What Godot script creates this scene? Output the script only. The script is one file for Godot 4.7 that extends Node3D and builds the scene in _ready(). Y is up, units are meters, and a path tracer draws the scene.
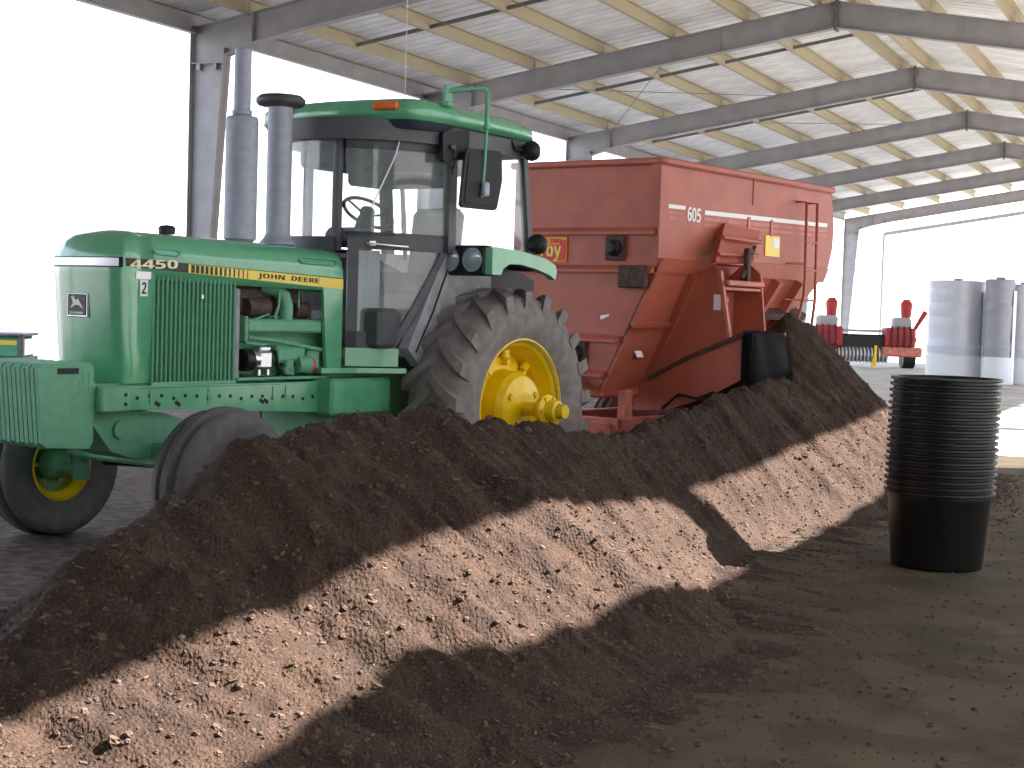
extends Node3D
# Open-sided steel shed with a tractor, a mixer wagon, a long heap of potting soil and a stack of pots.

const PHI := 0.4317          # the shed's long axis, turned right of the view direction
const BAY := 7.3             # frame spacing
const A0 := 19.416           # distance along the axis to frame 0
const RIDGE := -6.376        # lateral place of the ridge
const HALF := 8.04           # half span
const PITCH := 0.1697        # roof slope
const RIDGE_Y := 7.03        # top of the rafters at the ridge
const EAVE_L := RIDGE - HALF
const EAVE_R := RIDGE + HALF
const FIRST := -3
const LAST := 6

var M := {}
var taken := {}
var rng := RandomNumberGenerator.new()


# ---------------------------------------------------------------- mesh building
class MB:
	var st := SurfaceTool.new()
	var group := 1
	func _init() -> void:
		st.begin(Mesh.PRIMITIVE_TRIANGLES)
		st.set_smooth_group(-1)
	func flat() -> void:
		st.set_smooth_group(-1)
	func soft() -> void:
		group += 1
		st.set_smooth_group(group)
	func tri(a: Vector3, b: Vector3, c: Vector3) -> void:
		st.add_vertex(a); st.add_vertex(b); st.add_vertex(c)
	func quad(a: Vector3, b: Vector3, c: Vector3, d: Vector3) -> void:
		tri(a, b, c); tri(a, c, d)
	func box(c: Vector3, s: Vector3, e := 0.0, bas := Basis()) -> void:
		flat()
		var h := s * 0.5
		if e <= 0.0:
			for ax in 3:
				var b1 := (ax + 1) % 3
				var b2 := (ax + 2) % 3
				for sg in [-1.0, 1.0]:
					var p := []
					for k in [[-1, -1], [1, -1], [1, 1], [-1, 1]]:
						var q := Vector3.ZERO
						q[ax] = sg * h[ax]; q[b1] = k[0] * h[b1]; q[b2] = k[1] * h[b2]
						p.append(c + bas * q)
					if sg > 0: quad(p[0], p[3], p[2], p[1])
					else: quad(p[0], p[1], p[2], p[3])
			return
		e = minf(e, minf(h.x, minf(h.y, h.z)) * 0.8)
		var at := func(ax: int, sx: float, sy: float, sz: float) -> Vector3:
			var q := Vector3(sx * (h.x - e), sy * (h.y - e), sz * (h.z - e))
			q[ax] += e * [sx, sy, sz][ax]
			return c + bas * q
		for sg in [-1.0, 1.0]:
			var f := [[0, 1, 1], [0, 1, -1], [0, -1, -1], [0, -1, 1]]
			quad(at.call(0, sg, 1.0, sg), at.call(0, sg, 1.0, -sg), at.call(0, sg, -1.0, -sg), at.call(0, sg, -1.0, sg))
			quad(at.call(1, sg, sg, 1.0), at.call(1, -sg, sg, 1.0), at.call(1, -sg, sg, -1.0), at.call(1, sg, sg, -1.0))
			quad(at.call(2, 1.0, sg, sg), at.call(2, 1.0, -sg, sg), at.call(2, -1.0, -sg, sg), at.call(2, -1.0, sg, sg))
		for s1 in [-1.0, 1.0]:
			for s2 in [-1.0, 1.0]:
				var w: bool = s1 * s2 > 0
				edge(at.call(0, s1, s2, -1.0), at.call(0, s1, s2, 1.0), at.call(1, s1, s2, 1.0), at.call(1, s1, s2, -1.0), w)
				edge(at.call(1, -1.0, s1, s2), at.call(1, 1.0, s1, s2), at.call(2, 1.0, s1, s2), at.call(2, -1.0, s1, s2), w)
				edge(at.call(2, s2, -1.0, s1), at.call(2, s2, 1.0, s1), at.call(0, s2, 1.0, s1), at.call(0, s2, -1.0, s1), w)
				for s3 in [-1.0, 1.0]:
					var a: Vector3 = at.call(0, s1, s2, s3)
					var b: Vector3 = at.call(1, s1, s2, s3)
					var d: Vector3 = at.call(2, s1, s2, s3)
					if s1 * s2 * s3 > 0: tri(a, d, b)
					else: tri(a, b, d)
	func edge(a: Vector3, b: Vector3, c: Vector3, d: Vector3, w: bool) -> void:
		if w: quad(a, b, c, d)
		else: quad(a, d, c, b)
	static func frame(ax: Vector3) -> Array:
		var z := ax.normalized()
		var x := z.cross(Vector3.UP if absf(z.y) < 0.9 else Vector3.RIGHT).normalized()
		return [x, z.cross(x), z]
	func cyl(a: Vector3, b: Vector3, r0: float, r1 := -1.0, seg := 16, cap := true) -> void:
		if r1 < 0.0: r1 = r0
		lathe([Vector2(r0, 0), Vector2(r1, (b - a).length())], a, b - a, seg, true)
		if cap:
			flat()
			var f := frame(b - a)
			for i in seg:
				var t0 := TAU * i / seg
				var t1 := TAU * (i + 1) / seg
				var d0: Vector3 = f[0] * cos(t0) + f[1] * sin(t0)
				var d1: Vector3 = f[0] * cos(t1) + f[1] * sin(t1)
				if r0 > 0: tri(a, a + d1 * r0, a + d0 * r0)
				if r1 > 0: tri(b, b + d0 * r1, b + d1 * r1)
	func lathe(prof: Array, o: Vector3, ax: Vector3, seg := 32, smooth := true) -> void:
		var f := frame(ax)
		if smooth: soft()
		for j in prof.size() - 1:
			if not smooth: soft()
			for i in seg:
				var p := []
				for k in [[j, i], [j + 1, i], [j + 1, i + 1], [j, i + 1]]:
					var t: float = TAU * (k[1] % seg) / seg
					p.append(o + (f[0] * cos(t) + f[1] * sin(t)) * prof[k[0]].x + f[2] * prof[k[0]].y)
				if prof[j].x < 1e-5: tri(p[0], p[1], p[2])
				elif prof[j + 1].x < 1e-5: tri(p[0], p[1], p[3])
				else: quad(p[0], p[1], p[2], p[3])
	func tube(pts: Array, r: float, seg := 8) -> void:
		soft()
		var rings := []
		var up: Vector3 = frame(pts[1] - pts[0])[0]
		for i in pts.size():
			var d: Vector3 = (pts[mini(i + 1, pts.size() - 1)] - pts[maxi(i - 1, 0)]).normalized()
			up = (up - d * up.dot(d)).normalized()
			var sd := d.cross(up)
			var ring := []
			for k in seg:
				var t := TAU * k / seg
				ring.append(pts[i] + (up * cos(t) + sd * sin(t)) * r)
			rings.append(ring)
		for i in rings.size() - 1:
			for k in seg:
				var l := (k + 1) % seg
				quad(rings[i][k], rings[i + 1][k], rings[i + 1][l], rings[i][l])
		flat()
		for k in range(1, seg - 1):
			tri(rings[0][0], rings[0][k], rings[0][k + 1])
			tri(rings[-1][0], rings[-1][k + 1], rings[-1][k])
	# polygon given in the plane o + ex*x + ey*y, pushed out along dz
	func prism(poly: Array, o: Vector3, ex: Vector3, ey: Vector3, dz: Vector3) -> void:
		flat()
		var pk := PackedVector2Array(poly)
		var ids := Geometry2D.triangulate_polygon(pk)
		var f := []
		for p in poly: f.append(o + ex * p.x + ey * p.y)
		for i in range(0, ids.size(), 3):
			tri(f[ids[i]], f[ids[i + 1]], f[ids[i + 2]])
			tri(f[ids[i]] + dz, f[ids[i + 2]] + dz, f[ids[i + 1]] + dz)
		for i in f.size():
			var j := (i + 1) % f.size()
			quad(f[i], f[i] + dz, f[j] + dz, f[j])
	func loft(loops: Array, capped := true, smooth := true) -> void:
		if smooth: soft()
		else: flat()
		for i in loops.size() - 1:
			var n: int = loops[i].size()
			for k in n:
				var l := (k + 1) % n
				quad(loops[i][k], loops[i + 1][k], loops[i + 1][l], loops[i][l])
		if capped:
			flat()
			for e in [0, loops.size() - 1]:
				var c := Vector3.ZERO
				for p in loops[e]: c += p
				c /= loops[e].size()
				for k in loops[e].size():
					var l: int = (k + 1) % loops[e].size()
					if e == 0: tri(c, loops[e][k], loops[e][l])
					else: tri(c, loops[e][l], loops[e][k])
	# a bent sheet that stands on a plan line of (u, w) points between heights lo and hi (arrays or numbers)
	func strip(plan: Array, lo: Variant, hi: Variant, thick := 0.01) -> void:
		soft()
		var n := plan.size()
		var q := []
		for i in n:
			var d: Vector2 = (plan[mini(i + 1, n - 1)] - plan[maxi(i - 1, 0)]).normalized()
			var m := Vector2(d.y, -d.x) * thick
			var a: float = lo[i] if lo is Array else lo
			var b: float = hi[i] if hi is Array else hi
			var p: Vector2 = plan[i]
			q.append([Vector3(p.x, a, -p.y), Vector3(p.x, b, -p.y), Vector3(p.x - m.x, b, -p.y + m.y), Vector3(p.x - m.x, a, -p.y + m.y)])
		for i in n - 1:
			quad(q[i][0], q[i][1], q[i + 1][1], q[i + 1][0])
		soft()
		for i in n - 1:
			quad(q[i][2], q[i][3], q[i + 1][3], q[i + 1][2])
		flat()
		for i in n - 1:
			quad(q[i][1], q[i][2], q[i + 1][2], q[i + 1][1])
			quad(q[i][3], q[i][0], q[i + 1][0], q[i + 1][3])
		quad(q[0][0], q[0][3], q[0][2], q[0][1])
		quad(q[n - 1][0], q[n - 1][1], q[n - 1][2], q[n - 1][3])
	func done() -> ArrayMesh:
		st.generate_normals()
		return st.commit()


# ---------------------------------------------------------------- scene helpers
func q(u: float, v: float, w: float) -> Vector3:      # forward, up, left of a vehicle
	return Vector3(u, v, -w)

func numbered(n: String) -> String:
	taken[n] = taken.get(n, -1) + 1
	return n if taken[n] == 0 else "%s_%03d" % [n, taken[n]]

func thing(called: String, label: String, category: String, t := Transform3D(), group := "") -> Node3D:
	var o := Node3D.new()
	o.name = numbered(called)
	add_child(o)
	o.transform = t
	o.set_meta("label", label)
	o.set_meta("category", category)
	if group: o.set_meta("group", group)
	return o

func setting(called: String, label: String, t := Transform3D()) -> Node3D:
	var o := Node3D.new()
	o.name = numbered(called)
	add_child(o)
	o.transform = t
	o.set_meta("kind", "structure")
	o.set_meta("label", label)
	return o

func part(parent: Node3D, called: String, mesh: Mesh, m: Material, label := "", t := Transform3D()) -> MeshInstance3D:
	var o := MeshInstance3D.new()
	o.name = called
	o.mesh = mesh
	o.material_override = m
	o.transform = t
	parent.add_child(o, true)
	if label: o.set_meta("label", label)
	return o

func pt(parent: Node3D, called: String, b: MB, m: Material, label := "") -> MeshInstance3D:
	return part(parent, called, b.done(), m, label)

func lettering(parent: Node3D, words: String, at: Vector3, bas: Basis, high: float, wide: float, m: Material, called := "lettering", bold := true) -> MeshInstance3D:
	var tm := TextMesh.new()
	tm.text = words
	var fo := SystemFont.new()
	fo.font_names = PackedStringArray(["Droid Sans"])
	fo.font_weight = 700 if bold else 400
	tm.font = fo
	tm.font_size = 64
	tm.pixel_size = 0.01
	tm.depth = 0.06
	var bb := tm.get_aabb()
	var o := part(parent, called, tm, m)
	var sx := wide / maxf(bb.size.x, 0.01)
	var sy := high / maxf(bb.size.y, 0.01)
	var c := bb.get_center()
	var b2 := Basis(bas.x * sx, bas.y * sy, bas.z * 0.05)
	o.transform = Transform3D(b2, at - b2 * c)
	return o

func noise_tex(freq: float, octaves: int, lo: Color, hi: Color, seed_: int, size := 512, kind := FastNoiseLite.TYPE_SIMPLEX_SMOOTH, lo_at := 0.25, hi_at := 0.75) -> NoiseTexture2D:
	var n := FastNoiseLite.new()
	n.noise_type = kind
	n.frequency = freq
	n.fractal_octaves = octaves
	n.seed = seed_
	var t := NoiseTexture2D.new()
	t.width = size; t.height = size
	t.seamless = true
	t.noise = n
	var g := Gradient.new()
	g.offsets = PackedFloat32Array([lo_at, hi_at])
	g.colors = PackedColorArray([lo, hi])
	t.color_ramp = g
	return t

func mat(called: String, c: Color, rough := 0.6, metal := 0.0, tex: Texture2D = null, scale := 1.0, world := false) -> StandardMaterial3D:
	var m := StandardMaterial3D.new()
	m.resource_name = called
	m.albedo_color = c
	m.roughness = rough
	m.metallic = metal
	m.cull_mode = BaseMaterial3D.CULL_DISABLED
	if tex:
		m.albedo_texture = tex
		m.uv1_triplanar = true
		m.uv1_world_triplanar = world
		m.uv1_scale = Vector3.ONE * scale
	M[called] = m
	return m

func materials() -> void:
	var wear := noise_tex(0.012, 4, Color(0.935, 0.935, 0.93), Color(1, 1, 1), 3)
	var dust := noise_tex(0.01, 5, Color(0.87, 0.86, 0.85), Color(1, 1, 1), 8)
	var grime := noise_tex(0.016, 5, Color(0.76, 0.73, 0.71), Color(1, 1, 1), 12)
	mat("green", Color(0.385, 0.70, 0.52), 0.28, 0.0, wear, 0.9).clearcoat_enabled = true
	M.green.clearcoat = 1.0
	M.green.clearcoat_roughness = 0.12
	mat("green_cast", Color(0.43, 0.69, 0.55), 0.5, 0.0, wear, 1.5)
	mat("yellow", Color(0.96, 0.80, 0.05), 0.35, 0.0, wear, 1.2)
	mat("decal_yellow", Color(0.98, 0.86, 0.36), 0.45)
	mat("decal_black", Color(0.10, 0.10, 0.09), 0.45)
	mat("decal_pale", Color(0.97, 0.93, 0.78), 0.45)
	mat("decal_white", Color(0.95, 0.95, 0.93), 0.5)
	mat("silver", Color(0.82, 0.82, 0.84), 0.3, 0.6)
	mat("chrome", Color(0.85, 0.85, 0.86), 0.25, 0.9)
	mat("charcoal", Color(0.33, 0.33, 0.35), 0.5, 0.0, wear, 1.0)
	mat("panel_grey", Color(0.64, 0.64, 0.66), 0.6, 0.0, dust, 1.0)
	mat("stack_grey", Color(0.66, 0.67, 0.73), 0.5, 0.1, wear, 2.0)
	mat("black", Color(0.07, 0.07, 0.08), 0.55)
	mat("flap_rubber", Color(0.055, 0.06, 0.07), 0.75, 0.0, grime, 2.0)
	M.flap_rubber.metallic_specular = 0.25
	mat("headliner", Color(0.20, 0.23, 0.28), 0.8)
	mat("seat_blue", Color(0.17, 0.22, 0.27), 0.85)
	mat("rubber", Color(0.42, 0.415, 0.42), 0.75, 0.0, dust, 1.6)
	mat("tread_rubber", Color(0.54, 0.51, 0.50), 0.85, 0.0, dust, 1.4)
	mat("engine_brown", Color(0.36, 0.29, 0.27), 0.7, 0.0, grime, 2.0)
	mat("orange", Color(0.95, 0.42, 0.12), 0.3)
	mat("curtain", Color(0.66, 0.70, 0.70), 0.8)
	mat("red", Color(0.72, 0.38, 0.297), 0.5, 0.0, wear, 0.4)
	mat("faded_red", Color(0.82, 0.48, 0.41), 0.55, 0.0, dust, 0.9)
	mat("rust", Color(0.36, 0.27, 0.24), 0.75, 0.0, grime, 2.0)
	mat("sign_red", Color(0.86, 0.20, 0.16), 0.5)
	mat("sign_orange", Color(0.98, 0.62, 0.08), 0.5)
	mat("farm_red", Color(0.70, 0.16, 0.17), 0.55, 0.0, dust, 1.0)
	mat("steel", Color(0.63, 0.62, 0.63), 0.6, 0.0, noise_tex(0.008, 3, Color(0.94, 0.94, 0.93), Color(1, 1, 1), 19), 0.4)
	mat("bare_steel", Color(0.46, 0.45, 0.44), 0.6, 0.0, dust, 0.7)
	mat("purlin", Color(0.67, 0.625, 0.525), 0.65)
	mat("sheet", Color(0.92, 0.92, 0.925), 0.45, 0.0, noise_tex(0.006, 4, Color(0.92, 0.92, 0.92), Color(1, 1, 1), 21), 0.4)
	mat("wall_sheet", Color(0.55, 0.55, 0.53), 0.6, 0.0, dust, 0.4)
	var cw := mat("curtain_wall", Color(0.92, 0.93, 0.93), 0.7, 0.0, dust, 0.3)
	cw.backlight_enabled = true
	cw.backlight = Color(0.80, 0.80, 0.80)
	mat("pot", Color(0.065, 0.07, 0.08), 0.36)
	mat("film", Color(0.72, 0.73, 0.77), 0.4, 0.1)
	mat("grey_film", Color(0.52, 0.53, 0.57), 0.45, 0.1)
	mat("pale_film", Color(0.80, 0.81, 0.84), 0.4)
	mat("white_wrap", Color(0.9, 0.9, 0.92), 0.4)
	mat("straw", Color(0.60, 0.53, 0.38), 0.8)
	mat("chip", Color(0.45, 0.36, 0.29), 0.85)
	mat("string", Color(0.88, 0.88, 0.9), 0.6)
	var glass := mat("glass", Color(0.93, 0.97, 0.97, 0.10), 0.03)
	glass.transparency = BaseMaterial3D.TRANSPARENCY_ALPHA
	var lens := mat("lens", Color(0.72, 0.75, 0.78), 0.12, 0.55)
	lens.clearcoat_enabled = true
	# soil: dark moist bark mix, fine grain over broad tone patches
	var soil := mat("soil", Color(0.36, 0.278, 0.230), 0.95, 0.0, noise_tex(0.11, 5, Color(0.52, 0.47, 0.45), Color(1, 0.98, 0.95), 41, 1024), 0.55, true)
	soil.detail_enabled = true
	soil.detail_blend_mode = BaseMaterial3D.BLEND_MODE_MUL
	soil.detail_albedo = noise_tex(0.01, 4, Color(0.72, 0.68, 0.66), Color(1, 1, 1), 44)
	soil.normal_enabled = true
	var sn := noise_tex(0.09, 5, Color.BLACK, Color.WHITE, 47, 1024)
	sn.color_ramp = null
	sn.as_normal_map = true
	sn.bump_strength = 9.0
	soil.normal_texture = sn
	soil.normal_scale = 1.0
	mat("soil_lump", Color(0.37, 0.30, 0.255), 0.95)
	# floor: dusty concrete with trodden-in soil
	var fl := mat("floor", Color(0.345, 0.30, 0.235), 0.85, 0.0, noise_tex(0.012, 6, Color(0.80, 0.77, 0.74), Color(1, 0.99, 0.97), 51, 1024, FastNoiseLite.TYPE_SIMPLEX_SMOOTH, 0.3, 0.6), 0.13, true)
	fl.detail_enabled = true
	fl.detail_blend_mode = BaseMaterial3D.BLEND_MODE_MUL
	fl.detail_albedo = noise_tex(0.006, 3, Color(0.84, 0.82, 0.80), Color(1, 1, 1), 55)
	mat("concrete", Color(0.72, 0.70, 0.67), 0.85, 0.0, noise_tex(0.01, 5, Color(0.86, 0.85, 0.83), Color(1, 1, 1), 63), 0.15, true)
	mat("dirt", Color(0.43, 0.355, 0.315), 0.95, 0.0, noise_tex(0.03, 6, Color(0.62, 0.57, 0.54), Color(1, 1, 1), 66, 1024), 0.25, true)
	mat("yard", Color(0.60, 0.59, 0.585), 0.9, 0.0, noise_tex(0.02, 5, Color(0.85, 0.83, 0.8), Color(1, 1, 1), 61), 0.1, true)


# ---------------------------------------------------------------- the shed
func shed(lat: float, y: float, a: float) -> Vector3:   # shed coordinates to the world
	return Vector3(sin(PHI) * a + cos(PHI) * lat, y, -cos(PHI) * a + sin(PHI) * lat)

func shed_at(lat := 0.0, y := 0.0, a := 0.0) -> Transform3D:   # local x across, y up, -z along
	return Transform3D(Basis(Vector3(cos(PHI), 0, sin(PHI)), Vector3.UP, Vector3(-sin(PHI), 0, cos(PHI))), shed(lat, y, a))

func frame_a(k: int) -> float:
	return A0 + BAY * k

func build_ground() -> void:
	var f := setting("floor", "dusty trodden concrete floor of the open shed", shed_at())
	var b := MB.new()
	var a0 := frame_a(FIRST) - 1.0
	var a1 := frame_a(LAST) + 3.0
	var am := frame_a(0)
	b.box(Vector3(RIDGE, -0.1, -(a0 + am) / 2), Vector3(HALF * 2 + 1.0, 0.2, am - a0))
	pt(f, "floor_slab", b, M.floor, "brown dusty floor")
	b = MB.new()
	b.box(Vector3(RIDGE, -0.1, -(am + a1) / 2), Vector3(HALF * 2 + 1.0, 0.2, a1 - am))  # far slab, paler than the brown one
	pt(f, "floor_slab", b, M.concrete, "paler concrete of the far bays")
	# trodden dirt with wheel ruts on the yard side
	var nz := FastNoiseLite.new()
	nz.frequency = 1.0
	nz.fractal_octaves = 4
	nz.seed = 15
	b = MB.new()
	b.soft()
	var st := 0.14
	var cols := int(10.2 / st)
	var rows := int(27.0 / st)
	var grid := []
	for i in cols + 1:
		var line := []
		for j in rows + 1:
			var lat := -14.5 + st * i
			var al := 2.0 + st * j
			var along := al * cos(0.19) - lat * sin(0.19)
			var across := lat * cos(0.19) + al * sin(0.19)
			var y := 0.012 + 0.028 * nz.get_noise_2d(across * 2.4, along * 0.35) + 0.018 * nz.get_noise_2d(across * 3.1 + 9.0, along * 3.0)
			y = clampf(y, -0.01, 0.035) - 0.05 * clampf((lat + 4.9) / 0.5, 0.0, 1.0) - 0.05 * clampf((al - 27.5) / 1.5, 0.0, 1.0)
			line.append(Vector3(lat, y, -al))
		grid.append(line)
	for i in cols:
		for j in rows:
			b.quad(grid[i][j], grid[i][j + 1], grid[i + 1][j + 1], grid[i + 1][j])
	pt(f, "dirt_layer", b, M.dirt, "brown rutted dirt under the tractor")
	var g := setting("yard_ground", "pale sunlit yard around the shed", shed_at())
	b = MB.new()
	b.box(Vector3(RIDGE, -0.23, -30), Vector3(420, 0.2, 420))
	pt(g, "yard_surface", b, M.yard)

func build_roof() -> void:
	var r := setting("ceiling", "shallow gable roof of pale ribbed sheets on grey steel frames", shed_at())
	var up := 0.22
	# ribbed sheets, eight to a bay on either slope
	var run := HALF + 0.2
	var per := 8
	var wid := BAY / per
	for side in [-1.0, 1.0]:
		var prof := []
		var ribs := 3
		for i in ribs:
			var x0 := wid * i / ribs
			var s := wid / ribs
			for p in [[0.0, 0.0], [0.62, 0.0], [0.70, 0.014], [0.86, 0.014], [0.94, 0.0]]:
				prof.append(Vector2(x0 + s * p[0], p[1]))
		prof.append(Vector2(wid, 0.0))
		var poly := prof.duplicate()
		for i in range(prof.size() - 1, -1, -1):
			poly.append(prof[i] + Vector2(0, 0.012))
		var b := MB.new()
		b.prism(poly, Vector3(0, 0, 0), Vector3(0, 0, -1), Vector3.UP, Vector3(side * run, -PITCH * run, 0))
		var mesh := b.done()
		for k in range(FIRST, LAST):
			for j in per:
				part(r, "roof_sheet", mesh, M.sheet, "", Transform3D(Basis(), Vector3(RIDGE, RIDGE_Y + up, -(frame_a(k) + wid * j))))
	# purlins: one length a bay, tan painted Z sections
	var pb := MB.new()
	pb.box(Vector3(0, 0.10, -BAY / 2), Vector3(0.012, 0.20, BAY - 0.02))
	pb.box(Vector3(0.035, 0.197, -BAY / 2), Vector3(0.075, 0.008, BAY - 0.02))
	pb.box(Vector3(-0.035, 0.004, -BAY / 2), Vector3(0.075, 0.008, BAY - 0.02))
	var purlin := pb.done()
	var places := [0.3, 1.58, 2.94, 4.30, 5.68, 7.05]
	for side in [-1.0, 1.0]:
		for d in places:
			for k in range(FIRST, LAST):
				part(r, "purlin", purlin, M.purlin, "", Transform3D(Basis(), Vector3(RIDGE + side * d, RIDGE_Y - PITCH * d + 0.002, -frame_a(k))))
		# thin bridging bars between the purlins
		for i in places.size() - 1:
			var d0: float = places[i]
			var d1: float = places[i + 1]
			var bb := MB.new()
			bb.prism([Vector2(0, 0), Vector2(d1 - d0, -PITCH * (d1 - d0)), Vector2(d1 - d0, -PITCH * (d1 - d0) + 0.06), Vector2(0, 0.06)], Vector3.ZERO, Vector3(side, 0, 0), Vector3.UP, Vector3(0, 0, -0.05))
			var bar := bb.done()
			for k in range(-1, 3):
				part(r, "bridging_bar", bar, M.bare_steel, "", Transform3D(Basis(), Vector3(RIDGE + side * d0, RIDGE_Y - PITCH * d0 + 0.03, -frame_a(k) - 3.1)))
	# rafters: tapered I beams, two halves a frame
	for side in [-1.0, 1.0]:
		var b := MB.new()
		var top := func(d: float) -> float: return RIDGE_Y - PITCH * d
		var low := [[0.0, 0.46], [3.5, 0.44], [6.2, 0.43], [6.95, 0.46], [7.45, 0.54]]
		var poly := [Vector2(0, top.call(0.0)), Vector2(HALF - 0.02, top.call(HALF))]
		poly.append(Vector2(HALF - 0.02, top.call(HALF) - 0.30))
		for i in range(low.size() - 1, -1, -1):
			poly.append(Vector2(low[i][0], top.call(low[i][0]) - low[i][1]))
		b.prism(poly, Vector3(0, 0, 0.006), Vector3(side, 0, 0), Vector3.UP, Vector3(0, 0, -0.012))
		var tf := [Vector2(0, top.call(0.0)), Vector2(HALF - 0.02, top.call(HALF)), Vector2(HALF - 0.02, top.call(HALF) - 0.014), Vector2(0, top.call(0.0) - 0.014)]
		b.prism(tf, Vector3(0, 0, 0.09), Vector3(side, 0, 0), Vector3.UP, Vector3(0, 0, -0.18))
		for i in low.size() - 1:
			var p0 := Vector2(low[i][0], top.call(low[i][0]) - low[i][1])
			var p1 := Vector2(low[i + 1][0], top.call(low[i + 1][0]) - low[i + 1][1])
			b.prism([p0, p1, p1 + Vector2(0, 0.016), p0 + Vector2(0, 0.016)], Vector3(0, 0, 0.09), Vector3(side, 0, 0), Vector3.UP, Vector3(0, 0, -0.18))
		var rafter := b.done()
		var sb := MB.new()   # end plate at the ridge and two web stiffeners
		sb.box(Vector3(side * 0.012, RIDGE_Y - 0.24, 0), Vector3(0.02, 0.52, 0.2))
		var stiff := sb.done()
		var cb := MB.new()
		cb.box(Vector3(side * 6.95, RIDGE_Y - PITCH * 6.95 - 0.23, 0), Vector3(0.014, 0.44, 0.16))
		cb.box(Vector3(side * 2.1, RIDGE_Y - PITCH * 2.1 - 0.22, 0), Vector3(0.05, 0.44, 0.05))
		var stiff2 := cb.done()
		for k in range(FIRST, LAST + 1):
			var t := Transform3D(Basis(), Vector3(RIDGE, 0, -frame_a(k)))
			var ra := part(r, "rafter", rafter, M.steel, "", t)
			part(ra, "end_plate", stiff, M.bare_steel)
			part(ra, "web_stiffener", stiff2, M.steel)
	# eave beams along both sides
	for side in [-1.0, 1.0]:
		var eb := MB.new()
		var y := RIDGE_Y - PITCH * HALF
		var drop := 0.11 if side > 0 else 0.0  # unseen right beam made deeper to lower the eave shadow on the heap
		eb.box(Vector3(0, y + 0.06 - drop / 2, -BAY / 2), Vector3(0.014, 0.30 + drop, BAY - 0.01))
		eb.box(Vector3(-side * 0.05, y - 0.085, -BAY / 2), Vector3(0.11, 0.010, BAY - 0.01))
		eb.box(Vector3(-side * 0.05, y + 0.205, -BAY / 2), Vector3(0.11, 0.010, BAY - 0.01))
		var eave := eb.done()
		for k in range(FIRST, LAST):
			part(r, "eave_beam", eave, M.steel, "", Transform3D(Basis(), Vector3(RIDGE + side * HALF, 0, -frame_a(k))))
	# cross bracing rods under the sheets
	for br in [[1, -13.2, -9.3], [1, -9.3, -13.2], [2, -12.0, -8.0], [0, -9.3, -6.7]]:
		var a0 := frame_a(br[0]) + 0.2
		var a1 := frame_a(br[0] + 1) - 0.2
		var rb := MB.new()
		rb.cyl(Vector3(br[1], RIDGE_Y - PITCH * absf(br[1] - RIDGE) - 0.06, -a0), Vector3(br[2], RIDGE_Y - PITCH * absf(br[2] - RIDGE) - 0.06, -a1), 0.008, 0.008, 5)
		pt(r, "bracing_rod", rb, M.bare_steel)
	# rake bar and slim post of the far end opening
	for side in [-1.0, 1.0]:
		var tb := MB.new()
		tb.prism([Vector2(0, 6.24), Vector2(6.6, 5.17), Vector2(6.6, 5.03), Vector2(0, 6.10)], Vector3(RIDGE, 0, -(frame_a(LAST) + 0.7)), Vector3(side, 0, 0), Vector3.UP, Vector3(0, 0, -0.1))
		pt(r, "rake_bar", tb, M.steel)
		tb = MB.new()
		tb.box(Vector3(RIDGE + side * 6.58, 2.55, -(frame_a(LAST) + 0.75)), Vector3(0.08, 5.1, 0.08))
		pt(r, "end_post", tb, M.steel)


func build_columns() -> void:
	for side in [-1.0, 1.0]:
		var b := MB.new()
		var y1 := RIDGE_Y - PITCH * HALF - 0.02
		var outer := -0.0
		var deep := func(y: float) -> float: return 0.27 + 0.065 * y
		var s: float = -side
		b.prism([Vector2(0, 0), Vector2(deep.call(0.0), 0), Vector2(deep.call(y1 - 0.28), y1 - 0.28), Vector2(deep.call(y1), y1 + 0.09), Vector2(0, y1)], Vector3(0, 0, 0.006), Vector3(s, 0, 0), Vector3.UP, Vector3(0, 0, -0.012))
		b.box(Vector3(s * 0.006, y1 / 2, 0), Vector3(0.012, y1, 0.2))
		b.prism([Vector2(deep.call(0.0), 0), Vector2(deep.call(y1 - 0.3), y1 - 0.3), Vector2(deep.call(y1 - 0.3) - 0.014, y1 - 0.3), Vector2(deep.call(0.0) - 0.014, 0)], Vector3(0, 0, 0.1), Vector3(s, 0, 0), Vector3.UP, Vector3(0, 0, -0.2))
		var body := b.done()
		var pb := MB.new()
		pb.box(Vector3(s * 0.18, 0.012, 0), Vector3(0.5, 0.024, 0.3))
		var plate := pb.done()
		var hb := MB.new()
		hb.box(Vector3(s * 0.31, y1 - 0.52, 0), Vector3(0.58, 0.014, 0.19))
		hb.box(Vector3(s * 0.14, y1 - 0.57, 0.05), Vector3(0.06, 0.09, 0.06))
		hb.box(Vector3(s * 0.44, y1 - 0.57, 0.05), Vector3(0.06, 0.09, 0.06))
		var stiff := hb.done()
		for k in range(FIRST, LAST + 1):
			var where := "open yard side" if side < 0 else "part-walled side"
			var ordinal: String = ["third frame behind", "second frame behind", "frame just behind", "frame beside the tractor hood", "frame beside the tractor cab", "frame behind the wagon front", "frame past the wagon", "fourth frame beyond the hood", "fifth frame beyond the hood", "last frame"][k - FIRST]
			var c := setting("steel_column", "tapered grey steel column on the %s, %s" % [where, ordinal], shed_at(RIDGE + side * HALF, 0.0, frame_a(k)))
			part(c, "column_body", body, M.steel)
			part(c, "base_plate", plate, M.bare_steel)
			part(c, "stiffener", stiff, M.steel)
			if side > 0:
				var dp := MB.new()
				dp.cyl(Vector3(0.02, 0.05, -0.24), Vector3(0.02, y1 - 0.1, -0.24), 0.11, 0.11, 14)  # unseen pipe, added to widen the shadow of the column on the heap
				pt(c, "shadow_pipe", dp, M.steel)

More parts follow.
